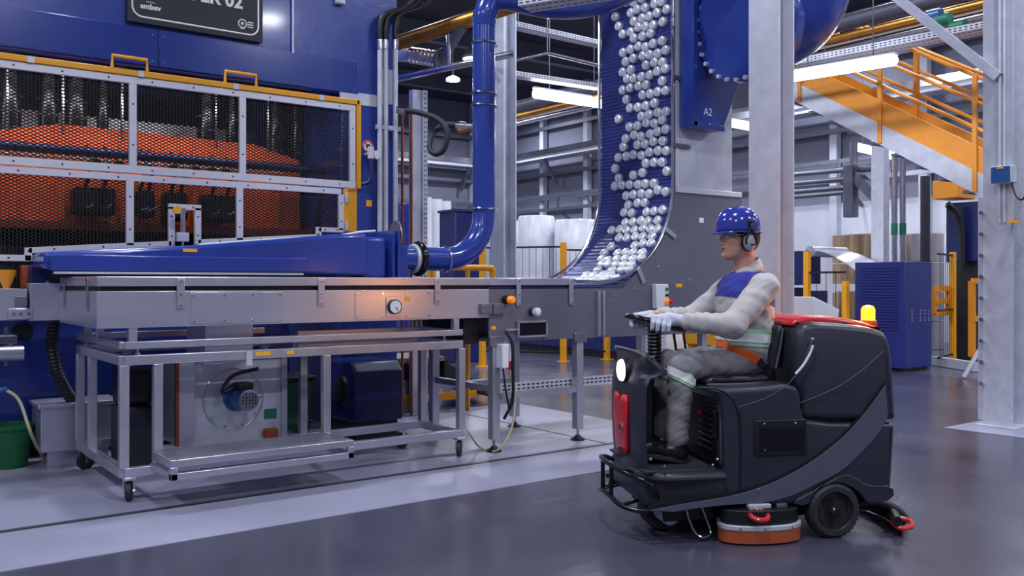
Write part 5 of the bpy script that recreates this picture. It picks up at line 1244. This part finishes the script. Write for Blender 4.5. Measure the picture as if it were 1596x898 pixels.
# ---- steering
SWC = L(1022, 504, 0); TL = math.radians(14); SWN = Vector((math.sin(TL), 0, math.cos(TL))); SWR = .163
stw = MB().torus(SWC, SWN, SWR, .0165, 44, 12).build('steering_wheel', 'black_gloss', sc)
for ang in (30, 150, 270):
    th = math.radians(ang); dv = Vector((math.cos(th)*math.cos(TL), math.sin(th), -math.cos(th)*math.sin(TL)))
    MB().bar(SWC-SWN*.02, SWC+dv*SWR, .03, .012, SWN).build('spoke', 'black', stw)
MB().lathe(SWC-SWN*.04, SWN, [(.03, 0), (.05, .01), (.05, .035), (.03, .045)], 20).build('hub', 'black', stw)
cb_ = L(1020, 575, 0); cpts = [cb_.lerp(SWC-SWN*.03, i/22) for i in range(23)]
MB().tube(cpts, [.042 if i % 2 else .034 for i in range(23)], 18).build('steering_bellows', 'black', sc)
for i, (px, py) in enumerate(((1050, 520), (1065, 518))):
    a = L(px, py, .1); MB().tube([a, (a.x+.03, .1, a.z-.20)], .008, 8).build('control_lever', 'black', sc)
# ---- beacon
bc = L(1353, 503, -.05)
bs = MB().lathe((bc.x, -.05, bc.z-.02), (0, 0, 1), [(.048, 0), (.048, .03), (.042, .035)], 22).build('beacon_base', 'beacon_base', sc)
MB().lathe((bc.x, -.05, bc.z+.015), (0, 0, 1), [(.038, 0), (.038, .062), (.030, .078), (.012, .084)], 22).build('beacon_dome', 'beacon', bs)
bl0 = bpy.data.lights.new('beacon_light', 'POINT'); bl0.energy = 14; bl0.color = (1, .38, .06); bl0.shadow_soft_size = .03
blo = bpy.data.objects.new('beacon_light', bl0); COL.objects.link(blo); blo.parent = bs; blo.location = (bc.x, -.05, bc.z+.13)
# ================================================================== the driver
def nets(f, xs, ys, zs):
    """dual surface of f = 0 on a (possibly uneven) grid"""
    xs, ys, zs = [np.asarray(a, np.float32) for a in (xs, ys, zs)]
    X, Y, Z = np.meshgrid(xs, ys, zs, indexing='ij'); V = f(X, Y, Z).astype(np.float32); ins = V < 0
    nx, ny, nz = V.shape; cnt = np.zeros((nx-1, ny-1, nz-1), np.int8)
    cs = [(i, j, k) for i in (0, 1) for j in (0, 1) for k in (0, 1)]
    for i, j, k in cs: cnt += ins[i:nx-1+i, j:ny-1+j, k:nz-1+k]
    I, J, K = np.nonzero((cnt > 0) & (cnt < 8)); idx = -np.ones(cnt.shape, np.int64); idx[I, J, K] = np.arange(len(I))
    S = np.zeros((len(I), 3)); N = np.zeros(len(I))
    for a in range(8):
        for b in range(a+1, 8):
            A, B = cs[a], cs[b]
            if sum(abs(A[q]-B[q]) for q in range(3)) != 1: continue
            va, vb = V[I+A[0], J+A[1], K+A[2]], V[I+B[0], J+B[1], K+B[2]]
            c = (va < 0) != (vb < 0); t = np.where(c, va/np.where(c, va-vb, 1), 0)
            pa = np.stack([xs[I+A[0]], ys[J+A[1]], zs[K+A[2]]], 1); pb = np.stack([xs[I+B[0]], ys[J+B[1]], zs[K+B[2]]], 1)
            S += np.where(c[:, None], pa+(pb-pa)*t[:, None], 0); N += c
    P = S/np.maximum(N, 1)[:, None]; F = []
    for ax in range(3):
        s0 = [slice(1, -1)]*3; s1 = [slice(1, -1)]*3; s0[ax] = slice(0, -1); s1[ax] = slice(1, None)
        a, b = ins[tuple(s0)], ins[tuple(s1)]; E = np.argwhere(a != b)
        off = np.array([1, 1, 1]); off[ax] = 0; G = E+off
        u, v = [(1, 2), (2, 0), (0, 1)][ax]
        def cell(du, dv):
            H = G.copy(); H[:, u] -= du; H[:, v] -= dv; return idx[H[:, 0], H[:, 1], H[:, 2]]
        q = np.stack([cell(1, 1), cell(0, 1), cell(0, 0), cell(1, 0)], 1)
        fl_ = ~a[tuple(E.T)]; q[fl_] = q[fl_][:, ::-1]; F.append(q)
    F = np.concatenate(F); F = F[(F >= 0).all(1)]
    return P, F
def rng_(a, b, h): return np.arange(a, b+h, h)
def cap(X, Y, Z, a, b, ra, rb, sy=1.0):
    a, b = np.array(a, float), np.array(b, float); d = b-a; L2 = float(d@d) or 1e-9
    t = np.clip(((X-a[0])*d[0]+(Y-a[1])*d[1]+(Z-a[2])*d[2])/L2, 0, 1)
    return np.sqrt((X-a[0]-t*d[0])**2+((Y-a[1]-t*d[1])/sy)**2+(Z-a[2]-t*d[2])**2)-(ra+(rb-ra)*t)
def ell(X, Y, Z, c, r):
    k = np.sqrt(((X-c[0])/r[0])**2+((Y-c[1])/r[1])**2+((Z-c[2])/r[2])**2); return (k-1)*min(r)
def smin(a, b, k): h = np.clip(.5+.5*(b-a)/k, 0, 1); return b+(a-b)*h-k*h*(1-h)
def smax(a, b, k): return -smin(-a, -b, k)
def mesh_obj(name, P, F, m, parent, cuts=(), smooth_it=1, keep=None):
    if keep is not None: F = F[keep(P[F].mean(1))]
    me = bpy.data.meshes.new(name); me.from_pydata([tuple(p) for p in P], [], [tuple(int(i) for i in f) for f in F])
    bm = bmesh.new(); bm.from_mesh(me)
    for _ in range(smooth_it): bmesh.ops.smooth_vert(bm, verts=bm.verts, factor=.5, use_axis_x=True, use_axis_y=True, use_axis_z=True)
    for co, no in cuts:
        bmesh.ops.bisect_plane(bm, geom=bm.verts[:]+bm.edges[:]+bm.faces[:], plane_co=co, plane_no=no, clear_outer=True)
    bmesh.ops.recalc_face_normals(bm, faces=bm.faces); bm.to_mesh(me); bm.free(); me.shade_smooth()
    o = bpy.data.objects.new(name, me); COL.objects.link(o); o.parent = parent; ORG[o] = Vector((0, 0, 0))
    me.materials.append(M[m]); return o
V3 = lambda p: np.array((p[0], p[1], p[2]), float)
hipN, hipF = np.array((.11, -.095, .915)), np.array((.11, .095, .915))
kneeN, kneeF = V3(L(1064, 571, -.13)), V3(L(1040, 566, .11))
ankN, ankF = V3(L(1054, 684, -.13)), V3(L(1036, 684, .12)); ankN[2] = ankF[2] = .50
shN, shF = np.array((.115, -.185, 1.325)), np.array((.085, .185, 1.325))
elN, elF = V3(L(1141, 508, -.27)), np.array((-.125, .27, 1.135))
wrN, wrF = V3(L(1066, 500, -.19)), V3(L(1030, 491, .17))
HC = np.array((.045, 0, 1.60))
# ---- body: one continuous skin surface (head, neck, trunk, limbs)
def head_f(X, Y, Z):
    x, y, z = X-HC[0], Y-HC[1], Z-HC[2]; ya = np.abs(y)
    d = ell(x, y, z, (.015, 0, .04), (.100, .077, .100))
    d = smin(d, ell(x, y, z, (-.032, 0, -.035), (.066, .060, .082)), .03)
    d = smin(d, cap(x, ya, z, (.02, .045, -.045), (-.06, .022, -.098), .022, .020), .03)
    d = smin(d, ell(x, y, z, (-.076, 0, -.100), (.022, .024, .020)), .02)
    d = smin(d, ell(x, ya, z, (-.058, .040, -.012), (.028, .024, .022)), .02)
    d = smin(d, cap(x, y, z, (-.080, -.034, .030), (-.080, .034, .030), .015, .015), .015)
    d = smax(d, -ell(x, ya, z, (-.103, .031, .010), (.022, .019, .013)), .010)
    d = smin(d, cap(x, y, z, (-.090, 0, .018), (-.111, 0, -.024), .0085, .0125), .010)
    d = smin(d, ell(x, ya, z, (-.098, .012, -.032), (.013, .009, .009)), .006)
    d = smin(d, ell(x, y, z, (-.088, 0, -.056), (.012, .024, .007)), .008)
    d = smin(d, ell(x, y, z, (-.086, 0, -.070), (.012, .021, .008)), .008)
    d = smax(d, -ell(x, y, z, (-.104, 0, -.0628), (.014, .024, .0022)), .004)
    d = smin(d, ell(x, ya, z, (.022, .078, .0), (.018, .010, .030)), .01)
    return d
def body_f(X, Y, Z):
    d = head_f(X, Y, Z)
    d = smin(d, cap(X, Y, Z, (.075, 0, 1.53), (.088, 0, 1.36), .056, .062), .03)
    d = smin(d, ell(X, Y, Z, (.085, 0, 1.22), (.105, .15, .16)), .05)
    d = smin(d, ell(X, Y, Z, (.09, 0, 1.02), (.10, .14, .16)), .05)
    d = smin(d, ell(X, Y, Z, (.105, 0, .92), (.10, .14, .08)), .05)
    for s, e, w, h, k, a in ((shN, elN, wrN, hipN, kneeN, ankN), (shF, elF, wrF, hipF, kneeF, ankF)):
        d = smin(d, cap(X, Y, Z, s, e, .045, .038), .03); d = smin(d, cap(X, Y, Z, e, w, .038, .027), .02)
        d = smin(d, cap(X, Y, Z, w, w+(w-e)*.22, .027, .025), .02)
        d = smin(d, cap(X, Y, Z, h, k, .066, .050), .03); d = smin(d, cap(X, Y, Z, k, a, .047, .034), .02)
        d = smin(d, cap(X, Y, Z, a, a+np.array((-.02, 0, -.07)), .032, .03), .02)
        d = smin(d, cap(X, Y, Z, a+np.array((0, 0, -.08)), a+np.array((-.11, 0, -.08)), .028, .024), .02)
    return d
def uneven(a, b, f0, f1, hf, hc): return np.unique(np.concatenate([rng_(a, f0, hc), rng_(f0, f1, hf), rng_(f1, b, hc)]).round(5))
xs = uneven(-.62, .30, -.115, .17, .0034, .014); ys = uneven(-.36, .36, -.10, .10, .0036, .014); zs = uneven(.36, 1.76, 1.44, 1.70, .0034, .014)
P, F = nets(body_f, xs, ys, zs)
me = bpy.data.meshes.new('person'); me.from_pydata([tuple(p) for p in P], [], [tuple(int(i) for i in f) for f in F]); me.shade_smooth()
pe = bpy.data.objects.new('person', me); COL.objects.link(pe); me.materials.append(M['skin']); ORG[pe] = Vector((0, 0, 0))
pe.location = SLOC; pe.rotation_euler = (0, 0, YAW+PSI)
tag(pe, 'driver in grey and blue workwear with blue helmet, hands on the steering wheel', 'person')
# ---- face details
def hd(x, y, z): return (HC[0]+x, HC[1]+y, HC[2]+z)
for s in (-1, 1):
    e = MB().sphere(hd(-.082, .031*s, .009), .0125, 14, 10).build('eye', 'eye_white', pe)
    MB().sphere(hd(-.0905, .0315*s, .009), .0062, 10, 8).build('iris', 'iris', e)
    MB().tube([hd(-.0925, .018*s, .0165), hd(-.0935, .031*s, .0185), hd(-.086, .044*s, .0145)], [.0022, .0026, .002], 6).build('upper_lid', 'hair', pe)
    MB().tube([hd(-.094, .016*s, .032), hd(-.0945, .030*s, .037), hd(-.084, .047*s, .032)], [.003, .0042, .002], 8).build('eyebrow', 'hair', pe)
MB().tube(spline([hd(-.086, -.020, -.062), hd(-.0985, -.008, -.0585), hd(-.100, 0, -.0595), hd(-.0985, .008, -.0585), hd(-.086, .020, -.062)], 5), .0042, 8).build('upper_lip', 'lip', pe)
MB().tube(spline([hd(-.086, -.018, -.066), hd(-.0965, -.008, -.0695), hd(-.0975, 0, -.070), hd(-.0965, .008, -.0695), hd(-.086, .018, -.066)], 5), .0048, 8).build('lower_lip', 'lip', pe)
def hair_f(X, Y, Z):
    x, y, z = X-HC[0], Y-HC[1], Z-HC[2]
    d = ell(x, y, z, (.018, 0, .04), (.104, .0805, .103))
    d = smin(d, ell(x, y, z, (.055, 0, -.01), (.064, .072, .07)), .02)
    d = np.maximum(d, -(x+.045-.35*np.maximum(0, .03-z)-.0)*1.0) if False else d
    return np.maximum(d, -(x+.040+.6*(z-.02)))
P, F = nets(hair_f, rng_(-.09, .18, .006), rng_(-.095, .095, .006), rng_(1.52, 1.76, .006)); mesh_obj('hair', P, F, 'hair', pe)
# ---- helmet
hm = MB(); vs = []; fs = []; n = 44; prof = []
HB = np.array((.040, 0, 1.648)); RXh, RYh, RZh = .128, .110, .131
for i in range(15):
    u = i/14; h = u; r = (1-u**2.5)**(1/2.1) if u < 1 else 0; prof.append((r, h))
prof = [(1.0, -.10)]+prof
for r, h in prof:
    for j in range(n):
        th = 2*math.pi*j/n; cx, sy_ = math.cos(th), math.sin(th)
        rid = .004*max(0, 1-abs(sy_*r)/.25)*(1 if h > .35 else 0)
        vs.append((HB[0]+RXh*r*cx, HB[1]+RYh*r*sy_, HB[2]+RZh*h+rid))
for i in range(len(prof)-1):
    for j in range(n): fs.append((i*n+j, i*n+(j+1) % n, (i+1)*n+(j+1) % n, (i+1)*n+j))
hmo = MB().add(vs, fs).build('helmet', 'helmet', pe); md = hmo.modifiers.new('thick', 'SOLIDIFY'); md.thickness = .003; md.offset = -1
vs = []; fs = []
for k, (e, dz) in enumerate(((0, 0), (.5, -.35), (1, -1))):
    for j in range(n):
        th = 2*math.pi*j/n; fr_ = max(0, -math.cos(th))**3; w = .010+.030*fr_
        vs.append((HB[0]+(RXh*.995+w*e)*math.cos(th), HB[1]+(RYh*.995+w*e)*math.sin(th), HB[2]-.012+dz*(.006+.010*fr_)))
for k in range(2):
    for j in range(n): fs.append((k*n+j, k*n+(j+1) % n, (k+1)*n+(j+1) % n, (k+1)*n+j))
br_ = MB().add(vs, fs).build('brim', 'helmet', hmo); md = br_.modifiers.new('thick', 'SOLIDIFY'); md.thickness = .004
# ---- ear defenders, chin strap, glasses
for s in (-1, 1):
    c = V3(L(1166, 378, -.085)); c = np.array((c[0], .092*s, c[2]))
    cu = MB().sphere(c+np.array((0, .012*s, 0)), 1, 22, 16, (.036, .020, .049)).build('ear_defender', 'muff_grey', pe)
    MB().sphere(c-np.array((0, .004*s, 0)), 1, 22, 14, (.043, .016, .054)).build('ear_cushion', 'black', cu)
    MB().tube(spline([(c[0]+.004, .112*s, c[2]+.115), (c[0]+.002, .122*s, c[2]+.085), (c[0]-.010, .121*s, c[2]+.055), (c[0]-.026, .118*s, c[2]+.02), (c[0]-.025, .117*s, c[2]-.01)], 6), .0065, 8).build('defender_arm', 'black', cu)
    MB().tube(spline([(c[0]+.004, .116*s, c[2]+.095), (c[0]+.018, .121*s, c[2]+.05), (c[0]+.036, .114*s, c[2]+.01), (c[0]+.036, .112*s, c[2]-.015)], 6), .007, 8).build('defender_arm', 'black', cu)
    MB().sphere((c[0]+.004, .112*s, c[2]+.112), 1, 14, 10, (.016, .010, .022)).build('arm_socket', 'black', cu)
    bx((c[0]-.004, .130*s, c[2]-.018), (c[0]+.018, .131*s, c[2]-.010)).build('maker_plate', 'black', cu, False)
    stp = spline([hd(.012, .082*s, .055), hd(-.004, .084*s, .02), hd(-.015, .078*s, -.03), hd(-.028, .066*s, -.07), hd(-.045, .045*s, -.103), hd(-.058, .0, -.124)], 6)
    MB().tube(stp, .0055, 8).build('chin_strap', 'strap_grey', pe)
    MB().bar(hd(-.018, .079*s, -.036), hd(-.022, .076*s, -.046), .016, .006).build('strap_slider', 'black', pe)
lv = []
for i in range(13):
    a = (i/12-.5)*2; y = .066*math.sin(a*1.25)/math.sin(1.25); x = -.114+.060*(abs(a)**2.4)
    lv.append((x, y))
vs = []; fs = []
for j, z in enumerate((.026, .012, -.004, -.018)):
    for i, (x, y) in enumerate(lv): vs.append(hd(x, y, z if not (j == 3 and abs(i-6) < 2) else -.004))
for j in range(3):
    for i in range(12): fs.append((j*13+i, j*13+i+1, (j+1)*13+i+1, (j+1)*13+i))
gl = MB().add(vs, fs).build('safety_glasses', 'lens', pe)
MB().tube([hd(x, y, .027) for x, y in lv], .0018, 6).build('glasses_rim', 'white_plastic', gl)
for s in (-1, 1): MB().tube([hd(lv[-1][0], lv[-1][1]*s, .018), hd(-.02, .075*s, .016), hd(.02, .084*s, .01)], .0028, 6).build('temple', 'white_plastic', gl)
# ---- jacket
def wr_(X, Y, Z, a):
    return a*(np.sin(46*X+21*Z+9*Y)*np.sin(31*Z-17*X+4)+.6*np.sin(83*Z+38*X+25*Y+1)*np.sin(29*Y+12*X)+.9*(.5-np.abs(np.sin(37*X-52*Z+6*np.sin(14*Y+9*Z)))))
def torso_f(X, Y, Z):
    d = ell(X, Y, Z, (.078, 0, 1.22), (.152, .205, .20))
    d = smin(d, ell(X, Y, Z, (.085, 0, 1.06), (.150, .188, .15)), .05)
    d = smin(d, ell(X, Y, Z, (.100, 0, .965), (.145, .180, .085)), .04)
    d = smin(d, cap(X, Y, Z, (.105, -.145, 1.325), (.085, .145, 1.325), .066, .066), .05)
    d = smin(d, cap(X, Y, Z, (.085, 0, 1.32), (.088, 0, 1.345), .085, .075), .03)
    return d
def sleeves_f(X, Y, Z):
    d = np.full(X.shape, 9., np.float32)
    for s, e, w in ((shN, elN, wrN), (shF, elF, wrF)):
        c = w+(e-w)*.07
        dd = smin(cap(X, Y, Z, s, e, .078, .068), cap(X, Y, Z, e, c, .066, .046), .03)
        ax_ = (c-e)/np.linalg.norm(c-e); t = (X-e[0])*ax_[0]+(Y-e[1])*ax_[1]+(Z-e[2])*ax_[2]
        dd = dd+.0045*np.sin(t*120+25*Y)*np.clip(t/.22, 0, 1); d = np.minimum(d, dd)
    return d
def jacket_f(X, Y, Z): return smin(torso_f(X, Y, Z), sleeves_f(X, Y, Z), .03)+wr_(X, Y, Z, .0032)
gx, gy, gz = rng_(-.40, .28, .0075), rng_(-.37, .37, .0075), rng_(.86, 1.45, .0075)
P, F = nets(jacket_f, gx, gy, gz)
jk = mesh_obj('jacket', P, F, 'cloth_grey', pe, [((0, 0, .935), (-.12, 0, -1))])
P, F = nets(lambda X, Y, Z: jacket_f(X, Y, Z)-.004, rng_(-.14, .29, .005), rng_(-.30, .30, .005), rng_(1.14, 1.45, .005))
def yk(C):
    x, y, z = C.T; return torso_f(x, y, z) <= sleeves_f(x, y, z)+.004
mesh_obj('blue_yoke', P, F, 'cloth_blue', jk, [((-.05, 0, 1.270), (-.22, 0, -1)), ((0, 0, 1.44), (0, 0, 1))], keep=yk, smooth_it=2)
vs = []; fs = []; n = 30
for k, (r, h) in enumerate(((.064, .040), (.068, .046), (.083, .012), (.094, -.018))):
    for j in range(n):
        th = 2*math.pi*(j+.5)/n; cx, sy_ = math.cos(th), math.sin(th)
        tip = .02*max(0, -cx)**4*(1 if k == 3 else 0)
        vs.append((.088+r*cx*1.08, r*sy_*1.08, 1.408+h+.040*cx-tip))
for k in range(3):
    for j in range(n):
        if j in (n//2-1, n//2): continue
        fs.append((k*n+j, k*n+(j+1) % n, (k+1)*n+(j+1) % n, (k+1)*n+j))
cl = MB().add(vs, fs).build('collar', 'cloth_grey', jk); md = cl.modifiers.new('thick', 'SOLIDIFY'); md.thickness = .005
for z in (1.30, 1.345): MB().lathe((-.062+(z-1.30)*.55, -.035, z), (-1, -.2, .2), [(.006, 0), (.005, .006)], 8).build('snap', 'pipe_shiny', jk)
for nm, m, o_, z0, z1 in (('reflective_trim', 'reflective_green', .005, 1.002, 1.096), ('reflective_band', 'reflective', .009, 1.024, 1.072)):
    P, F = nets(lambda X, Y, Z: torso_f(X, Y, Z)+wr_(X, Y, Z, .0032)-o_, rng_(-.1, .28, .0075), rng_(-.24, .24, .0075), rng_(.97, 1.13, .0075))
    mesh_obj(nm, P, F, m, jk, [((0, 0, z1), (.06, 0, 1)), ((0, 0, z0), (-.06, 0, -1))])
# ---- trousers
def legs_f(X, Y, Z):
    d = ell(X, Y, Z, (.11, 0, .925), (.140, .178, .095))
    for h, k, a in ((hipN, kneeN, ankN), (hipF, kneeF, ankF)):
        lg_ = smin(cap(X, Y, Z, h, k, .088, .073), cap(X, Y, Z, k, a, .070, .064), .025); d = smin(d, lg_, .035)
    return d
def trous_f(X, Y, Z): return legs_f(X, Y, Z)+wr_(X, Y, Z, .0035)
P, F = nets(trous_f, rng_(-.50, .28, .0075), rng_(-.24, .24, .0075), rng_(.44, 1.03, .0075))
trs = mesh_obj('trousers', P, F, 'cloth_trouser', pe, [((0, 0, .515), (.12, 0, -1))])
for k, a, sd in ((kneeN, ankN, -1), (kneeF, ankF, 1)):
    ax_ = (a-k)/np.linalg.norm(a-k); nrm = Vector(ax_)+Vector((-.42, 0, 0)); nrm.normalize()
    for nm, m, o_, t0, t1 in (('reflective_trim', 'reflective_green', .005, .022, .092), ('reflective_band', 'reflective', .009, .036, .078)):
        P, F = nets(lambda X, Y, Z: smin(cap(X, Y, Z, k+(k-a)*.1, a, .071, .064), 9+0*X, .01)+wr_(X, Y, Z, .0035)-o_, rng_(k[0]-.12, k[0]+.12, .0065), rng_(k[1]-.1, k[1]+.1, .0065), rng_(k[2]-.24, k[2]+.1, .0065))
        mesh_obj(nm, P, F, m, trs, [(Vector(k+ax_*t0), -nrm), (Vector(k+ax_*t1), nrm)])
# ---- boots
for a in (ankN, ankF):
    y = a[1]; hx_ = a[0]+.015; s0 = FLZ+.005
    def boot_f(X, Y, Z):
        d = cap(X, Y, Z, (a[0]+.004, y, a[2]+.03), (hx_-.005, y, s0+.06), .050, .046)
        d = smin(d, cap(X, Y, Z, (hx_, y, s0+.05), (hx_-.18, y, s0+.085), .050, .046, 1.02), .03)
        d = smin(d, ell(X, Y, Z, (hx_-.18, y, s0+.088), (.064, .052, .050)), .02)
        return np.maximum(d, -(Z-s0-.022-.19*np.clip(hx_-X, 0, 1)))+.0012*np.sin(130*X+60*Z)
    P, F = nets(boot_f, rng_(hx_-.28, hx_+.08, .006), rng_(y-.07, y+.07, .006), rng_(s0-.01, a[2]+.1, .006))
    bo = mesh_obj('boot', P, F, 'boot', pe)
    so = chaikin([(hx_+.052, y-.03), (hx_+.052, y+.03), (hx_-.02, y+.044), (hx_-.12, y+.050), (hx_-.22, y+.046), (hx_-.258, y), (hx_-.22, y-.046), (hx_-.12, y-.050), (hx_-.02, y-.044)], 2)
    MB().prism(so, lambda u, v, t: (u, v, t+.19*max(0, hx_-u)), s0, s0+.026).build('sole', 'rubber', bo, bevel=.004)
    for i in range(4): MB().tube([(hx_-.06-i*.022, y-.030, s0+.105+i*.003), (hx_-.058-i*.022, y, s0+.113+i*.003), (hx_-.06-i*.022, y+.030, s0+.105+i*.003)], .003, 6).build('lace', 'black', bo)
# ---- gloves, closed on the rim
def glove(sd, wr, ox):
    kn_ = [(-.514, .166, 1.160), (-.489, .180, 1.156), (-.461, .188, 1.147), (-.435, .190, 1.136)]
    K = [np.array((x+ox, y*sd, z)) for x, y, z in kn_]; ln = [1.0, 1.08, 1.0, .82]
    w0 = np.array(wr)+(np.array((-.43+ox, .158*sd, 1.152))-np.array(wr))*.18
    pm = np.array((-.425+ox, .155*sd, 1.152))
    def f(X, Y, Z):
        d = cap(X, Y, Z, w0, pm, .032, .036)
        d = smin(d, ell(X, Y, Z, (-.452+ox, .172*sd, 1.146), (.056, .026, .036)), .015)
        for k in K: d = smin(d, cap(X, Y, Z, pm, k, .026, .0145), .012)
        fng = None
        for k, l_ in zip(K, ln):
            p1 = k+np.array((-.012, .022*sd, -.026))*l_; p2 = p1+np.array((-.002, -.003*sd, -.028))*l_; p3 = p2+np.array((.004, -.020*sd, -.010))*l_
            q = np.minimum(np.minimum(cap(X, Y, Z, k, p1, .0142, .0130), cap(X, Y, Z, p1, p2, .0130, .0118)), cap(X, Y, Z, p2, p3, .0118, .0105))
            fng = q if fng is None else np.minimum(fng, q)
        d = smin(d, fng, .005)
        t0 = np.array((-.405+ox, .132*sd, 1.146)); t1 = np.array((-.438+ox, .112*sd, 1.150)); t2 = np.array((-.468+ox, .112*sd, 1.146)); t3 = np.array((-.490+ox, .122*sd, 1.138))
        th = np.minimum(np.minimum(cap(X, Y, Z, t0, t1, .017, .0135), cap(X, Y, Z, t1, t2, .0135, .012)), cap(X, Y, Z, t2, t3, .012, .0105))
        return smin(d, th, .010)
    lo = np.minimum(w0, pm)-.13; hi = np.maximum(w0, pm)+.08
    P, F = nets(f, rng_(lo[0], hi[0], .0034), rng_(lo[1] if sd < 0 else lo[1]-.0, hi[1] if sd < 0 else hi[1]+.05, .0034), rng_(1.05, 1.21, .0034))
    g_ = mesh_obj('glove', P, F, 'glove', pe, smooth_it=2)
    ax_ = Vector(pm-w0).normalized()
    MB().torus(w0-np.array(ax_)*.018, ax_, .030, .0045, 22, 8).build('cuff_edge', 'glove_cuff', g_)
    MB().cyl(w0-np.array(ax_)*.018, w0+np.array(ax_)*.02, .0325, 20).build('cuff', 'glove', g_)
    return g_, pm
gN, pmN = glove(-1, wrN, 0.0); gF, pmF = glove(1, wrF, 0.0)
text_mesh('HYFLEX', .020, 'print', 'black', gN, frame(None, (.93, .1, .28), (-.2, .45, .87), (pmN[0]-.018, pmN[1]-.046, pmN[2]-.006)), .0012)
# ---- lap belt of the scrubber, laid on the driver's hips
def lay(p, off):
    p = np.array(p, float)
    for _ in range(12):
        g = lambda q: float(min(torso_f(np.array([q[0]]), np.array([q[1]]), np.array([q[2]]))[0], legs_f(np.array([q[0]]), np.array([q[1]]), np.array([q[2]]))[0]))
        e = .003; d0 = g(p); gr = np.array([g(p+np.eye(3)[i]*e)-g(p-np.eye(3)[i]*e) for i in range(3)])/(2*e)
        p = p-gr/max(.2, float(gr@gr))*(d0-off)
    return Vector(p)
bp0 = [lay(L(a, b, y), .012) for a, b, y in ((1118, 532, .06), (1120, 534, -.06), (1132, 538, -.14), (1150, 545, -.19), (1168, 554, -.2), (1184, 563, -.2))]
def ribbon(pts, w, m, name, par, up=(.1, -.25, 1)):
    pts = spline(pts, 5); mb = MB()
    vs = []; fs = []
    for i, p in enumerate(pts):
        t = (pts[min(i+1, len(pts)-1)]-pts[max(i-1, 0)]).normalized(); u = Vector(up); u = (u-t*u.dot(t)).normalized(); nn_ = t.cross(u).normalized()
        vs += [p+u*w/2+nn_*.002, p-u*w/2+nn_*.002, p-u*w/2-nn_*.002, p+u*w/2-nn_*.002]
    for i in range(len(pts)-1):
        a, b = 4*i, 4*i+4
        for k in range(4): fs.append((a+k, a+(k+1) % 4, b+(k+1) % 4, b+k))
    fs += [(0, 1, 2, 3), tuple(4*(len(pts)-1)+k for k in (3, 2, 1, 0))]
    return mb.add(vs, fs).build(name, m, par)
blt = ribbon(bp0, .05, 'belt_orange', 'lap_belt', sc)
e0 = bp0[-1]; e1 = L(1198, 578, -.245); e2 = L(1208, 592, -.245)
ribbon([e0, e0.lerp(e1, .5), e1, e2], .035, 'black', 'belt_stalk', blt)
MB().bar(e0.lerp(e1, -.15)+Vector((0, -.006, 0)), e0.lerp(e1, .6)+Vector((0, -.006, 0)), .016, .05, (.1, -.25, 1)).build('buckle', 'body_black', blt, bevel=.004)
